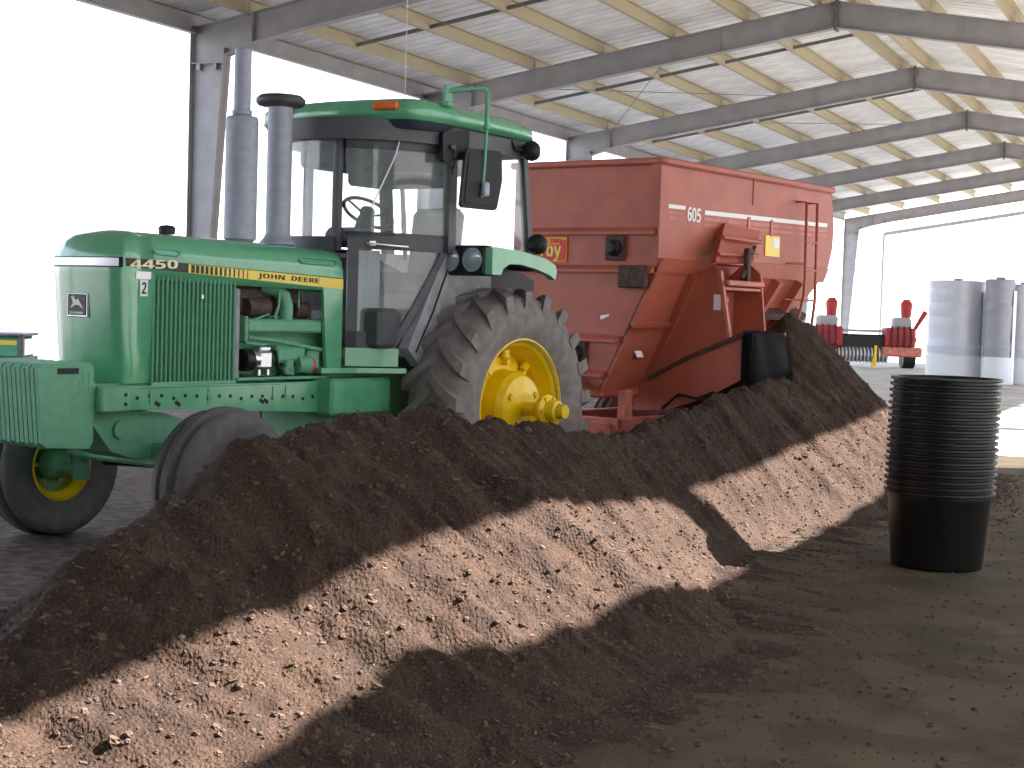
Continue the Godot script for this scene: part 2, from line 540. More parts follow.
func build_walls() -> void:
	# unseen translucent curtain on the right side, there to make the sun band and soft light, up to a gap under the eave, open from frame 0 onward; and the closed near end
	var w := setting("wall_right", "unseen white translucent curtain wall, shaped to give the sun band through the gap below the eave", shed_at())
	var top_a := [-3.0, 6.5, 6.9, 7.25, 7.5, 7.65, 7.78, 8.3, 9.0, 9.7, 12.0, 20.0]
	var top_y := [4.70, 4.70, 4.77, 4.79, 4.88, 4.76, 4.58, 4.53, 4.54, 4.46, 4.48, 4.5]  # top edge shaped to cast the lower shadow line on the heap
	for k in range(FIRST, 0):
		var b := MB.new()
		var cols := 120
		var roll := []
		b.soft()
		for i in cols:
			var p := []
			for j in [i, i + 1]:
				var a: float = frame_a(k) + BAY * j / cols
				var x: float = EAVE_R + 0.06 + 0.012 * sin(a * 9.0) + 0.006 * sin(a * 23.0)
				p.append(Vector3(x, 0.0, -a))
				p.append(Vector3(x, table(top_a, top_y, a), -a))
			b.quad(p[0], p[1], p[3], p[2])
			roll.append(p[1])
		pt(w, "curtain", b, M.curtain_wall)
		b = MB.new()
		b.tube(roll, 0.035, 8)
		pt(w, "curtain_roll", b, M.curtain_wall)
		for y in [1.5, 3.0]:
			var g := MB.new()
			g.box(Vector3(EAVE_R - 0.01, y, -(frame_a(k) + BAY / 2)), Vector3(0.06, 0.08, BAY))
			pt(w, "girt", g, M.purlin)
	var n := setting("wall_near_end", "ribbed metal sheet wall closing the near end of the shed", shed_at())
	var wid := 0.9125
	var prof := []
	for i in 3:
		var x0 := wid * i / 3
		var s := wid / 3
		for p in [[0.0, 0.0], [0.62, 0.0], [0.70, 0.03], [0.86, 0.03], [0.94, 0.0]]:
			prof.append(Vector2(x0 + s * p[0], p[1]))
	prof.append(Vector2(wid, 0))
	var poly := prof.duplicate()
	for i in range(prof.size() - 1, -1, -1): poly.append(prof[i] + Vector2(0, 0.012))
	var eb := MB.new()
	eb.prism(poly, Vector3.ZERO, Vector3(1, 0, 0), Vector3(0, 0, 1), Vector3(0, 5.5, 0))
	var em := eb.done()
	for i in int(HALF * 2 / wid) + 1:
		part(n, "wall_sheet", em, M.wall_sheet, "", Transform3D(Basis(), Vector3(EAVE_L + wid * i, 0, -frame_a(FIRST) + 0.2)))


# ---------------------------------------------------------------- soil
const PILE_DIR := 0.46
var toe_s := [-8.0, -3.3, -2.4, -1.7, -0.76, 0.0, 0.46, 1.5, 3.2, 3.7, 4.63, 6.0, 7.2, 8.4, 9.6, 11.0]
var toe_n := [0.2, 0.06, -0.14, -0.22, -0.18, 0.10, 0.42, 0.62, 0.68, 0.6, 0.28, 0.0, 0.05, 0.2, 0.6, 1.0]
var top_s := [-8.0, -6.0, -5.0, -4.4, -3.95, -3.76, -3.6, -3.4, -3.18, -2.9, -2.75, -2.6, -2.35, -2.0, -1.29, -1.05, -0.55, -0.19, 0.61, 1.24, 1.93, 2.92, 4.08, 4.95, 5.5, 5.95, 6.2, 6.5, 6.9, 7.56, 8.33, 9.3, 10.16, 11.0]
var top_h := [0.25, 0.3, 0.34, 0.36, 0.40, 0.48, 0.58, 0.66, 0.69, 0.71, 0.82, 1.02, 0.99, 1.03, 1.04, 1.09, 0.98, 0.93, 0.88, 0.79, 0.77, 0.86, 0.97, 1.0, 1.02, 1.12, 1.42, 1.62, 1.52, 1.30, 1.0, 0.65, 0.31, 0.0]
var n_gully: FastNoiseLite
var n_lump: FastNoiseLite
var n_fine: FastNoiseLite
var n_wide: FastNoiseLite

func table(xs: Array, ys: Array, x: float) -> float:
	if x <= xs[0]: return ys[0]
	for i in xs.size() - 1:
		if x <= xs[i + 1]:
			return lerpf(ys[i], ys[i + 1], (x - xs[i]) / (xs[i + 1] - xs[i]))
	return ys[-1]

func pile_point(s: float, n: float) -> Vector3:
	var x := 1.28 + sin(PILE_DIR) * s - cos(PILE_DIR) * n
	var z := 8.19 + cos(PILE_DIR) * s + sin(PILE_DIR) * n
	return Vector3(x, pile_height(s, n), -z)

func pile_height(s: float, n: float) -> float:
	var toe := table(toe_s, toe_n, s) + 0.06 * n_wide.get_noise_2d(s * 1.4, 7.0)
	var hc := table(top_s, top_h, s)
	var nc := 1.42 + 0.28 * smoothstep(5.6, 6.5, s) + 0.05 * n_wide.get_noise_2d(s * 1.3, 31.0)
	var front := hc * (n - toe) / maxf(nc - toe, 0.3)
	if front > 0.0:
		var f := clampf(front / maxf(hc, 0.01), 0.0, 1.0)
		front -= 0.05 * hc * sin(PI * f)
	var back := hc * (1.0 - (n - nc) / (0.25 + hc * 1.05))
	var k := 0.10
	var hh := clampf(0.5 + 0.5 * (back - front) / k, 0.0, 1.0)
	var h := lerpf(back, front, hh) - k * hh * (1.0 - hh)
	h += k * 0.25 * clampf(hc, 0.0, 1.0)
	# ravelled runs down the face, lumps, crumbs
	var body := clampf(h / 0.25, 0.0, 1.0)
	var clod := maxf(n_lump.get_noise_2d(s * 7.0 + 20.0, n * 7.0) - 0.12, 0.0)
	h += body * (0.085 * n_gully.get_noise_2d(s * 2.3 + n * 0.35, n * 0.45) + 0.040 * n_gully.get_noise_2d(s * 7.5 + n * 0.9 + 50.0, n * 0.9) + 0.035 * clod + 0.05 * n_lump.get_noise_2d(s * 3.2, n * 3.2) * (0.6 + 0.4 * n_wide.get_noise_2d(s * 2.0, n * 2.0)))
	var crumb := n_fine.get_noise_2d(s * 14.0, n * 14.0)
	h += (0.25 + 0.75 * body) * 0.017 * crumb * (1.0 if h > -0.02 else 0.0)
	# thin spill on the floor at the foot
	if n < nc:
		var d := maxf(toe - n, 0.0)
		var wide := s > -0.6 and s < 5.2
		var near := clampf(1.0 - d / (1.9 if wide else 0.4), 0.0, 1.0)
		var close := clampf(1.0 - d / 0.5, 0.0, 1.0)
		var streak := n_lump.get_noise_2d(s * 2.6 - n * 0.9 + 40.0, n * 0.9 + s * 0.5)
		var spill := 0.022 * close + 0.030 * near * streak + 0.012 * near * crumb - 0.009
		h = maxf(h, spill)
	return maxf(h, -0.03)

func build_pile() -> void:
	for spec in [["n_gully", 0.9, 3, 5], ["n_lump", 0.9, 4, 6], ["n_fine", 0.9, 3, 7], ["n_wide", 0.8, 2, 9]]:
		var f := FastNoiseLite.new()
		f.noise_type = FastNoiseLite.TYPE_SIMPLEX_SMOOTH
		f.frequency = spec[1]
		f.fractal_octaves = spec[2]
		f.seed = spec[3]
		set(spec[0], f)
	var pile := thing("soil_heap", "long dark brown heap of bark potting soil beside the tractor", "soil heap")
	var s0 := -6.2
	var s1 := 11.2
	var n0 := -1.9
	var n1 := 3.3
	var st := 0.024
	var cols := int((s1 - s0) / st)
	var rows := int((n1 - n0) / st)
	var vs := PackedVector3Array()
	vs.resize((cols + 1) * (rows + 1))
	for i in cols + 1:
		for j in rows + 1:
			vs[i * (rows + 1) + j] = pile_point(s0 + st * i, n0 + st * j)
	var idx := PackedInt32Array()
	for i in cols:
		for j in rows:
			var a := i * (rows + 1) + j
			var b := a + rows + 1
			if maxf(maxf(vs[a].y, vs[b].y), maxf(vs[a + 1].y, vs[b + 1].y)) < -0.012:
				continue
			idx.append_array(PackedInt32Array([a, a + 1, b + 1, a, b + 1, b]))
	var ns := PackedVector3Array()
	ns.resize(vs.size())
	for i in cols + 1:
		for j in rows + 1:
			var l := vs[maxi(i - 1, 0) * (rows + 1) + j]
			var r := vs[mini(i + 1, cols) * (rows + 1) + j]
			var d := vs[i * (rows + 1) + maxi(j - 1, 0)]
			var u := vs[i * (rows + 1) + mini(j + 1, rows)]
			var nn := (u - d).cross(r - l).normalized()
			ns[i * (rows + 1) + j] = nn if nn.y > 0 else -nn
	var arr := []
	arr.resize(Mesh.ARRAY_MAX)
	arr[Mesh.ARRAY_VERTEX] = vs
	arr[Mesh.ARRAY_NORMAL] = ns
	arr[Mesh.ARRAY_INDEX] = idx
	var am := ArrayMesh.new()
	am.add_surface_from_arrays(Mesh.PRIMITIVE_TRIANGLES, arr)
	part(pile, "heap_body", am, M.soil)
	# loose lumps lying on it and around its foot
	var lump := MB.new()
	lump.soft()
	rng.seed = 77
	var ringed := []
	for j in [[0.75, -0.5], [1.0, 0.0], [0.7, 0.55]]:
		var ring := []
		for i in 6: ring.append(Vector3(cos(TAU * (i + j[1]) / 6) * j[0], j[1], sin(TAU * (i + j[1]) / 6) * j[0]) * rng.randf_range(0.78, 1.15))
		ringed.append(ring)
	lump.loft(ringed, true, false)
	var lm := lump.done()
	var sets := [["loose_lumps", 16000, M.soil_lump, lm], ["bark_chips", 1500, M.chip, null], ["straw_bits", 90, M.straw, null]]
	for sp in sets:
		var mesh: Mesh = sp[3]
		if mesh == null:
			var cb := MB.new()
			if sp[0] == "bark_chips": cb.box(Vector3.ZERO, Vector3(1, 0.22, 0.35))
			else: cb.tube([Vector3(-1, 0, 0), Vector3(0, 0.1, 0.12), Vector3(1, 0, 0)], 0.03, 4)
			mesh = cb.done()
		var mm := MultiMesh.new()
		mm.transform_format = MultiMesh.TRANSFORM_3D
		mm.mesh = mesh
		mm.instance_count = sp[1]
		for i in sp[1]:
			var s := rng.randf_range(-5.6, 9.0)
			var n: float
			if rng.randf() < 0.22:
				n = table(toe_s, toe_n, s) - absf(rng.randfn(0.0, 0.45))
				if s > -3.0 and s < 5.0 and rng.randf() < 0.35: n -= rng.randf() * 1.5
			else:
				n = rng.randf_range(table(toe_s, toe_n, s), 2.2)
			var p := pile_point(s, n)
			p.y = maxf(p.y, 0.0)
			var size: float
			if sp[0] == "loose_lumps":
				size = 0.005 + 0.011 * pow(rng.randf(), 3.0)
				if rng.randf() < 0.008: size *= 1.7
			elif sp[0] == "bark_chips": size = rng.randf_range(0.012, 0.03)
			else: size = rng.randf_range(0.015, 0.04)
			var bas := Basis.from_euler(Vector3(rng.randf_range(-0.5, 0.5), rng.randf() * TAU, rng.randf_range(-0.5, 0.5))).scaled(Vector3.ONE * size)
			mm.set_instance_transform(i, Transform3D(bas, p + Vector3(0, size * 0.25, 0)))
		var mi := MultiMeshInstance3D.new()
		mi.name = sp[0]
		mi.multimesh = mm
		mi.material_override = sp[2]
		mi.set_meta("kind", "stuff")
		pile.add_child(mi, true)


# ---------------------------------------------------------------- the tractor
func vehicle_at(x: float, z: float, th: float) -> Transform3D:
	var f := Vector3(-sin(th), 0, cos(th))
	var l := Vector3(cos(th), 0, sin(th))
	return Transform3D(Basis(f, Vector3.UP, -l), Vector3(x, 0, -z))

func ag_tire(r: float, width: float, rim: float) -> ArrayMesh:    # lugged drive tyre, axis along z, centred
	var b := MB.new()
	var h := width / 2
	var rc := r - 0.05
	var prof := [Vector2(rim - 0.02, -h * 0.72), Vector2(rim + 0.03, -h * 0.86), Vector2((rim + rc) * 0.5, -h), Vector2(rc - 0.09, -h * 0.97), Vector2(rc - 0.02, -h * 0.82), Vector2(rc + 0.005, -h * 0.4), Vector2(rc + 0.012, 0), Vector2(rc + 0.005, h * 0.4), Vector2(rc - 0.02, h * 0.82), Vector2(rc - 0.09, h * 0.97), Vector2((rim + rc) * 0.5, h), Vector2(rim + 0.03, h * 0.86), Vector2(rim - 0.02, h * 0.72)]
	b.lathe(prof, Vector3.ZERO, Vector3(0, 0, 1), 64)
	var n := 21
	for side in [-1.0, 1.0]:
		for i in n:
			var a0 := TAU * (i + (0.5 if side > 0 else 0.0)) / n
			var ring := []
			for k in 6:
				var t := k / 5.0
				var zz: float = side * lerpf(-0.012, h * 1.0, t)
				var ang := a0 + 0.30 * t - 0.06 * t * t
				var base := rc - 0.02 if t < 0.9 else rc - 0.10
				var rad := r - 0.012 * t * t - (0.012 if k == 5 else 0.0)
				var wd := lerpf(0.030, 0.042, t) / rc
				var pts := []
				for c in [[ang - wd * 1.3, base], [ang - wd, rad], [ang + wd, rad], [ang + wd * 1.3, base]]:
					pts.append(Vector3(cos(c[0]) * c[1], sin(c[0]) * c[1], zz))
				ring.append(pts)
			b.loft(ring, true, false)
	return b.done()

func rib_tire(r: float, width: float, rim: float) -> ArrayMesh:   # front tyre with three ribs
	var b := MB.new()
	var h := width / 2
	var prof := [Vector2(rim - 0.01, -h * 0.62), Vector2(rim + 0.03, -h * 0.8), Vector2((rim + r) * 0.5, -h), Vector2(r - 0.07, -h * 0.96), Vector2(r - 0.025, -h * 0.82), Vector2(r - 0.018, -h * 0.55), Vector2(r - 0.045, -h * 0.47), Vector2(r - 0.045, -h * 0.25), Vector2(r, -h * 0.17), Vector2(r, h * 0.17), Vector2(r - 0.045, h * 0.25), Vector2(r - 0.045, h * 0.47), Vector2(r - 0.018, h * 0.55), Vector2(r - 0.025, h * 0.82), Vector2(r - 0.07, h * 0.96), Vector2((rim + r) * 0.5, h), Vector2(rim + 0.03, h * 0.8), Vector2(rim - 0.01, h * 0.62)]
	b.lathe(prof.slice(0, 6), Vector3.ZERO, Vector3(0, 0, 1), 56)
	b.lathe(prof.slice(5, 13), Vector3.ZERO, Vector3(0, 0, 1), 56, false)
	b.lathe(prof.slice(12), Vector3.ZERO, Vector3(0, 0, 1), 56)
	return b.done()

func cab_plan() -> Array:     # left half of the glass line, from the nose to the door pillar
	return [Vector2(1.235, 0.0), Vector2(1.225, 0.11), Vector2(1.195, 0.22), Vector2(1.14, 0.33), Vector2(1.05, 0.44), Vector2(0.92, 0.535), Vector2(0.75, 0.61), Vector2(0.52, 0.675)]

func part_of(plan: Array, u0: float, u1: float) -> Array:   # the stretch of the plan line between two values of u, finely cut
	var fine := []
	for i in plan.size() - 1:
		for k in 6: fine.append(plan[i].lerp(plan[i + 1], k / 6.0))
	fine.append(plan[-1])
	return fine.filter(func(p): return p.x <= u0 + 1e-4 and p.x >= u1 - 1e-4)

func build_tractor() -> void:
	var t := thing("tractor", "green farm tractor with yellow wheels, glazed cab and front weights", "tractor", vehicle_at(-0.74, 11.85, 0.62))
	var b: MB
	var X := Vector3(1, 0, 0)
	var Y := Vector3.UP
	var left_basis := Basis(Vector3(-1, 0, 0), Vector3.UP, Vector3(0, 0, -1))
	var front_basis := Basis(Vector3(0, 0, -1), Vector3.UP, Vector3(1, 0, 0))
	# --- hood
	b = MB.new()
	var sect := [Vector2(0.31, 1.69), Vector2(0.312, 1.80), Vector2(0.308, 1.84), Vector2(0.292, 1.905), Vector2(0.255, 1.95), Vector2(0.16, 1.978), Vector2(0, 1.988), Vector2(-0.16, 1.978), Vector2(-0.255, 1.95), Vector2(-0.292, 1.905), Vector2(-0.308, 1.84), Vector2(-0.312, 1.80), Vector2(-0.31, 1.69)]
	var loops := []
	for u in [1.2, 1.22, 1.8, 2.4, 2.895]:
		var ring := []
		for p in sect:
			var dv: float = -0.012 if u < 1.21 else 0.0
			ring.append(q(u, p.y + dv + (2.895 - u) * (-0.012), p.x))
		loops.append(ring)
	b.loft(loops, true)
	var hood := pt(t, "hood", b, M.green)
	for g in [[2.90, 2.68], [1.64, 1.26]]:      # pressed grips on the hood shoulder
		b = MB.new()
		var uu := [g[0], g[1]]
		b.tube([q(uu[0], 1.868, 0.305), q(uu[0] - 0.03, 1.848, 0.309), q(uu[1] + 0.03, 1.84, 0.309), q(uu[1], 1.86, 0.306)], 0.007, 6)
		b.tube([q(uu[0], 1.868, 0.305), q(uu[0] - 0.05, 1.882, 0.299), q(uu[1] + 0.03, 1.878, 0.300), q(uu[1], 1.86, 0.306)], 0.005, 6)
		pt(hood, "hood_grip", b, M.green_cast)
	b = MB.new()
	b.lathe([Vector2(0.05, 0), Vector2(0.055, 0.04), Vector2(0.04, 0.055), Vector2(0, 0.06)], q(2.52, 1.985, 0), Y, 16)
	pt(hood, "filler_cap", b, M.black)
	# --- nose
	b = MB.new()
	loops = []
	for lv in [[1.07, 0.93, -0.045], [1.3, 0.965, -0.025], [1.72, 1.0, 0.0], [1.81, 1.0, 0.0], [1.845, 0.985, -0.008], [1.905, 0.935, -0.035], [1.95, 0.815, -0.08], [1.978, 0.51, -0.15], [1.988, 0.25, -0.2]]:
		var ring := []
		for p in [[2.892, 0.312], [3.10, 0.312], [3.128, 0.310], [3.143, 0.298], [3.158, 0.22], [3.172, 0.12], [3.178, 0.0], [3.172, -0.12], [3.158, -0.22], [3.143, -0.298], [3.128, -0.310], [3.10, -0.312], [2.892, -0.312]]:
			var uu: float = p[0] if p[0] < 2.9 else p[0] + lv[2]
			var side_keep: float = lerpf(lv[1], 1.0, clampf((1.72 - lv[0]) * 0.0, 0, 1))
			ring.append(q(uu, lv[0], p[1] * side_keep))
		loops.append(ring)
	b.loft(loops, true)
	var nose := pt(t, "nose_cowl", b, M.green)
	b = MB.new()
	var band := [Vector2(3.131, 0.314), Vector2(3.147, 0.299), Vector2(3.162, 0.222), Vector2(3.176, 0.12), Vector2(3.182, 0), Vector2(3.176, -0.12), Vector2(3.162, -0.222), Vector2(3.147, -0.299), Vector2(3.131, -0.314)]
	b.strip(band, 1.757, 1.818, 0.004)
	pt(nose, "dark_band", b, M.decal_black)
	b = MB.new()
	b.strip(band.slice(1, 8).map(func(p): return p + Vector2(0.003, 0)), 1.764, 1.811, 0.004)
	pt(nose, "bright_band", b, M.silver, "silver nose band")
	# leaping animal emblem on its dark plate
	b = MB.new()
	var bx := 3.172
	b.box(q(bx - 0.002, 1.527, -0.04), Vector3(0.012, 0.146, 0.19), 0.008)
	pt(nose, "emblem_rim", b, M.silver)
	b = MB.new()
	b.box(q(bx + 0.003, 1.529, -0.04), Vector3(0.010, 0.126, 0.17), 0.006)
	pt(nose, "emblem_plate", b, M.decal_black)
	b = MB.new()
	var deer := [Vector2(-0.055, -0.028), Vector2(-0.03, 0.0), Vector2(-0.036, 0.02), Vector2(-0.05, 0.044), Vector2(-0.034, 0.034), Vector2(-0.026, 0.05), Vector2(-0.018, 0.028), Vector2(0.005, 0.018), Vector2(0.014, 0.030), Vector2(0.024, 0.014), Vector2(0.05, -0.012), Vector2(0.066, -0.034), Vector2(0.04, -0.020), Vector2(0.012, -0.010), Vector2(-0.01, -0.012), Vector2(-0.03, -0.022)]
	b.prism(deer, q(bx + 0.008, 1.537, -0.04), Vector3(0, 0, -1), Y, Vector3(0.003, 0, 0))
	pt(nose, "emblem_figure", b, M.decal_white)
	lettering(nose, "JOHN DEERE", q(bx + 0.010, 1.478, -0.04), front_basis, 0.018, 0.13, M.decal_white)
	# --- side decal stripe, in pieces from the nose to the cab
	var wl := 0.3145
	var top_at := func(u: float) -> float: return lerpf(1.752, 1.812, (u - 1.2) / 1.937)
	var low_at := func(u: float) -> float: return lerpf(1.682, 1.766, (u - 1.2) / 1.937)
	var stripe := func(called: String, u0: float, u1: float, m: Material, lift := 0.0, lo := 0.0, hi := 1.0):
		var sb := MB.new()
		var f := func(u: float, s: float) -> float: return lerpf(low_at.call(u), top_at.call(u), s)
		sb.prism([Vector2(u0, f.call(u0, lo)), Vector2(u1, f.call(u1, lo)), Vector2(u1, f.call(u1, hi)), Vector2(u0, f.call(u0, hi))], q(0, 0, wl + lift - 0.004), X, Y, q(0, 0, 0.004))
		pt(hood, called, sb, m)
	stripe.call("black_stripe", 3.11, 2.62, M.decal_black)
	stripe.call("yellow_stripe", 2.62, 1.202, M.decal_yellow)
	stripe.call("stripe_line", 3.11, 1.202, M.decal_black, 0.001, 1.0, 1.08)
	var num := lettering(hood, "4450", q(2.895, 1.780, wl + 0.002), left_basis, 0.054, 0.37, M.decal_pale)
	num.transform.basis = Basis(Vector3(0, 0, 1), -0.031) * num.transform.basis
	for i in 13:
		var u0 := 2.60 - i * 0.040
		stripe.call("stripe_bar", u0, u0 - lerpf(0.030, 0.006, i / 12.0), M.decal_black, 0.002, 0.05, 0.95)
	var jd := lettering(hood, "JOHN  DEERE", q(1.735, 1.7365, wl + 0.002), left_basis, 0.040, 0.58, M.decal_black)
	jd.transform = Transform3D(Basis(Vector3(0, 0, 1), 0.030), Vector3.ZERO) * jd.transform
	jd.position = jd.position + (q(1.735, 1.7365, wl + 0.002) - jd.transform * jd.mesh.get_aabb().get_center())
	num.position = num.position + (q(2.895, 1.785, wl + 0.002) - num.transform * num.mesh.get_aabb().get_center())
	# tag with a figure 2 and a small worn sticker
	b = MB.new()
	b.box(q(2.97, 1.64, 0.313), Vector3(0.058, 0.098, 0.004))
	var tg := pt(nose, "number_tag", b, M.decal_white)
	lettering(tg, "2", q(2.97, 1.64, 0.316), left_basis, 0.07, 0.034, M.decal_black)
	b = MB.new()
	b.box(q(2.975, 1.715, 0.313), Vector3(0.115, 0.045, 0.004))
	pt(nose, "worn_sticker", b, M.silver)
	# --- side screen of upright slats
	b = MB.new()
	b.box(q(2.547, 1.385, 0.265), Vector3(0.69, 0.655, 0.03))
	var sc := pt(t, "side_screen", b, M.green_cast)
	b = MB.new()
	b.box(q(0, 1.385, 0.296), Vector3(0.014, 0.66, 0.032), 0.005)
	var slat := b.done()
	for i in 20:
		part(sc, "slat", slat, M.green_cast, "", Transform3D(Basis(), Vector3(2.885 - i * 0.0352, 0, 0)))
	b = MB.new()
	b.box(q(2.547, 1.064, 0.295), Vector3(0.70, 0.022, 0.045), 0.004)
	pt(sc, "screen_rail", b, M.green_cast)
	b = MB.new()
	b.box(q(2.547, 1.712, 0.290), Vector3(0.70, 0.02, 0.04), 0.004)
	pt(sc, "screen_rail", b, M.green_cast)
	b = MB.new()
	b.box(q(2.50, 1.60, 0.314), Vector3(0.02, 0.026, 0.006))
	pt(sc, "latch", b, M.silver)
	# --- engine
	b = MB.new()
	b.box(q(1.72, 1.26, 0.0), Vector3(1.06, 0.42, 0.30), 0.02)
	b.box(q(1.75, 1.50, -0.02), Vector3(0.95, 0.14, 0.26), 0.02)
	var en := pt(t, "engine_block", b, M.green_cast)
	b = MB.new()
	b.box(q(1.78, 1.59, 0.06), Vector3(0.76, 0.20, 0.16), 0.03)
	b.cyl(q(1.98, 1.54, 0.16), q(1.80, 1.54, 0.16), 0.06, 0.07, 14)
	b.cyl(q(1.52, 1.53, 0.15), q(1.40, 1.53, 0.15), 0.05, 0.06, 14)
	pt(en, "rocker_cover", b, M.engine_brown)
	b = MB.new()
	b.box(q(2.17, 1.36, 0.13), Vector3(0.05, 0.60, 0.32), 0.01)
	pt(en, "fan_shroud", b, M.panel_grey)
	b = MB.new()
	b.box(q(1.705, 1.422, 0.235), Vector3(0.72, 0.088, 0.09), 0.015)
	b.box(q(2.075, 1.40, 0.245), Vector3(0.03, 0.17, 0.07), 0.008)
	pt(en, "intake_manifold", b, M.green_cast)
	b = MB.new()
	b.tube([q(1.66, 1.45, 0.22), q(1.66, 1.56, 0.22), q(1.675, 1.62, 0.21), q(1.72, 1.66, 0.18), q(1.80, 1.68, 0.12)], 0.047, 14)
	pt(en, "intake_elbow", b, M.green_cast)
	b = MB.new()
	for fl in [[0.014, [q(2.05, 1.345, 0.26), q(1.8, 1.325, 0.28), q(1.36, 1.265, 0.27)]], [0.010, [q(2.06, 1.31, 0.25), q(1.9, 1.30, 0.26), q(1.75, 1.34, 0.25)]], [0.007, [q(2.0, 1.46, 0.26), q(1.85, 1.50, 0.25)]], [0.011, [q(1.80, 1.47, 0.25), q(1.75, 1.56, 0.24), q(1.73, 1.66, 0.22)]], [0.006, [q(1.56, 1.55, 0.24), q(1.54, 1.66, 0.22)]]]:
		b = MB.new()
		b.tube(fl[1], fl[0], 7)
		pt(en, "fuel_line", b, M.green_cast)
	b = MB.new()
	b.box(q(1.66, 1.235, 0.235), Vector3(0.28, 0.11, 0.10), 0.02)
	b.box(q(1.665, 1.17, 0.255), Vector3(0.07, 0.12, 0.05), 0.01)
	b.box(q(1.665, 1.11, 0.25), Vector3(0.09, 0.09, 0.06), 0.01)
	b.box(q(1.42, 1.18, 0.22), Vector3(0.12, 0.18, 0.10), 0.02)
	pt(en, "injection_pump", b, M.green_cast)
	b = MB.new()
	b.cyl(q(2.09, 1.20, 0.245), q(2.02, 1.20, 0.245), 0.072, 0.072, 24)
	b.cyl(q(2.095, 1.20, 0.245), q(2.012, 1.20, 0.245), 0.055, 0.055, 20)
	pt(en, "compressor_pulley", b, M.black)
	b = MB.new()
	b.cyl(q(2.02, 1.205, 0.245), q(1.96, 1.205, 0.245), 0.058, 0.058, 18)
	b.box(q(1.91, 1.20, 0.245), Vector3(0.13, 0.125, 0.10), 0.018)
	b.box(q(1.90, 1.275, 0.245), Vector3(0.10, 0.03, 0.07), 0.008)
	b.box(q(1.95, 1.125, 0.245), Vector3(0.02, 0.05, 0.06))
	b.box(q(1.87, 1.125, 0.245), Vector3(0.02, 0.05, 0.06))
	pt(en, "compressor_body", b, M.chrome, "bright metal compressor")
	b = MB.new()
	b.tube([q(1.86, 1.27, 0.26), q(1.80, 1.26, 0.27), q(1.79, 1.17, 0.28), q(1.74, 1.10, 0.29), q(1.64, 1.085, 0.29)], 0.011, 7)
	pt(en, "hose", b, M.black)
	b = MB.new()
	b.tube([q(2.12, 1.10, 0.28), q(1.9, 1.08, 0.29), q(1.5, 1.082, 0.29), q(1.38, 1.09, 0.29)], 0.014, 7)
	pt(en, "hose", b, M.black)
	b = MB.new()
	b.cyl(q(1.60, 1.165, 0.27), q(1.50, 1.165, 0.29), 0.058, 0.058, 20)
	pt(en, "oil_filter", b, M.green_cast)
	b = MB.new()
	b.cyl(q(1.505, 1.165, 0.289), q(1.475, 1.165, 0.296), 0.056, 0.048, 20)
	pt(en, "filter_end", b, M.sign_red, "orange filter end")
	b = MB.new()
	b.box(q(1.76, 1.08, 0.20), Vector3(0.84, 0.02, 0.22), 0.004)
	pt(en, "tray", b, M.green_cast)
	# --- rear cowl post
	b = MB.new()
	b.prism([Vector2(1.2, 1.11), Vector2(1.2, 1.70), Vector2(1.40, 1.70), Vector2(1.345, 1.10)], q(0, 0, 0.285), X, Y, q(0, 0, 0.027))
	pt(t, "cowl_post", b, M.green)
	# --- frame rails
	for side in [1.0, -1.0]:
		b = MB.new()
		b.prism([Vector2(3.30, 0.925), Vector2(3.30, 1.058), Vector2(1.36, 1.052), Vector2(1.36, 0.86), Vector2(1.45, 0.845), Vector2(2.55, 0.90)], q(0, 0, side * 0.26), X, Y, q(0, 0, side * 0.07))
		b.box(q(2.33, 1.048, side * 0.315), Vector3(1.94, 0.012, 0.05), 0.003)
		var rail := pt(t, "frame_rail", b, M.green)
		if side > 0:
			for i in 17:
				b = MB.new()
				var u := 3.02 - i * 0.095
				var vv: float = 1.0 if i % 3 else 0.985
				b.cyl(q(u, vv - i * 0.003, 0.329), q(u, vv - i * 0.003, 0.334), 0.012, 0.012, 8)
				pt(rail, "bolt_hole", b, M.black)
			for bp in [[2.86, 0.945], [2.70, 0.942], [1.98, 0.935], [1.94, 0.935]]:
				b = MB.new()
				b.box(q(bp[0], bp[1], 0.331), Vector3(0.045, 0.024, 0.006), 0.002, Basis(Vector3(0, 0, 1), 0.5))
				pt(rail, "slot", b, M.black)
			for bp in [2.92, 2.45, 1.88, 1.76]:
				b = MB.new()
				b.box(q(bp, 0.985, 0.331), Vector3(0.012, 0.09, 0.012), 0.003)
				pt(rail, "weld_strap", b, M.green_cast)
	# --- front bolster, weight bracket, axle
	b = MB.new()
	b.box(q(3.12, 0.985, 0), Vector3(0.50, 0.17, 0.56), 0.02)
	b.box(q(3.215, 0.985, 0.35), Vector3(0.22, 0.155, 0.06), 0.012)
	b.prism([Vector2(3.28, 0.90), Vector2(2.7, 0.88), Vector2(2.45, 0.80), Vector2(2.5, 0.66), Vector2(2.9, 0.60), Vector2(3.1, 0.66), Vector2(3.22, 0.80)], q(0, 0, -0.2), X, Y, q(0, 0, 0.40))
	var bol := pt(t, "front_bolster", b, M.green_cast)
	b = MB.new()
	b.cyl(q(3.04, 0.79, 0.195), q(3.04, 0.79, 0.225), 0.055, 0.055, 20)
	pt(bol, "pivot_cap", b, M.green_cast)
	for v in [0.955, 1.01]:
		b = MB.new()
		b.cyl(q(3.15, v, 0.378), q(3.15, v, 0.384), 0.012, 0.012, 8)
		pt(bol, "bolt_hole", b, M.black)
	b = MB.new()
	b.box(q(2.71, 0.62, 0), Vector3(0.16, 0.15, 1.24), 0.02)
	var fa := pt(t, "front_axle", b, M.green_cast)
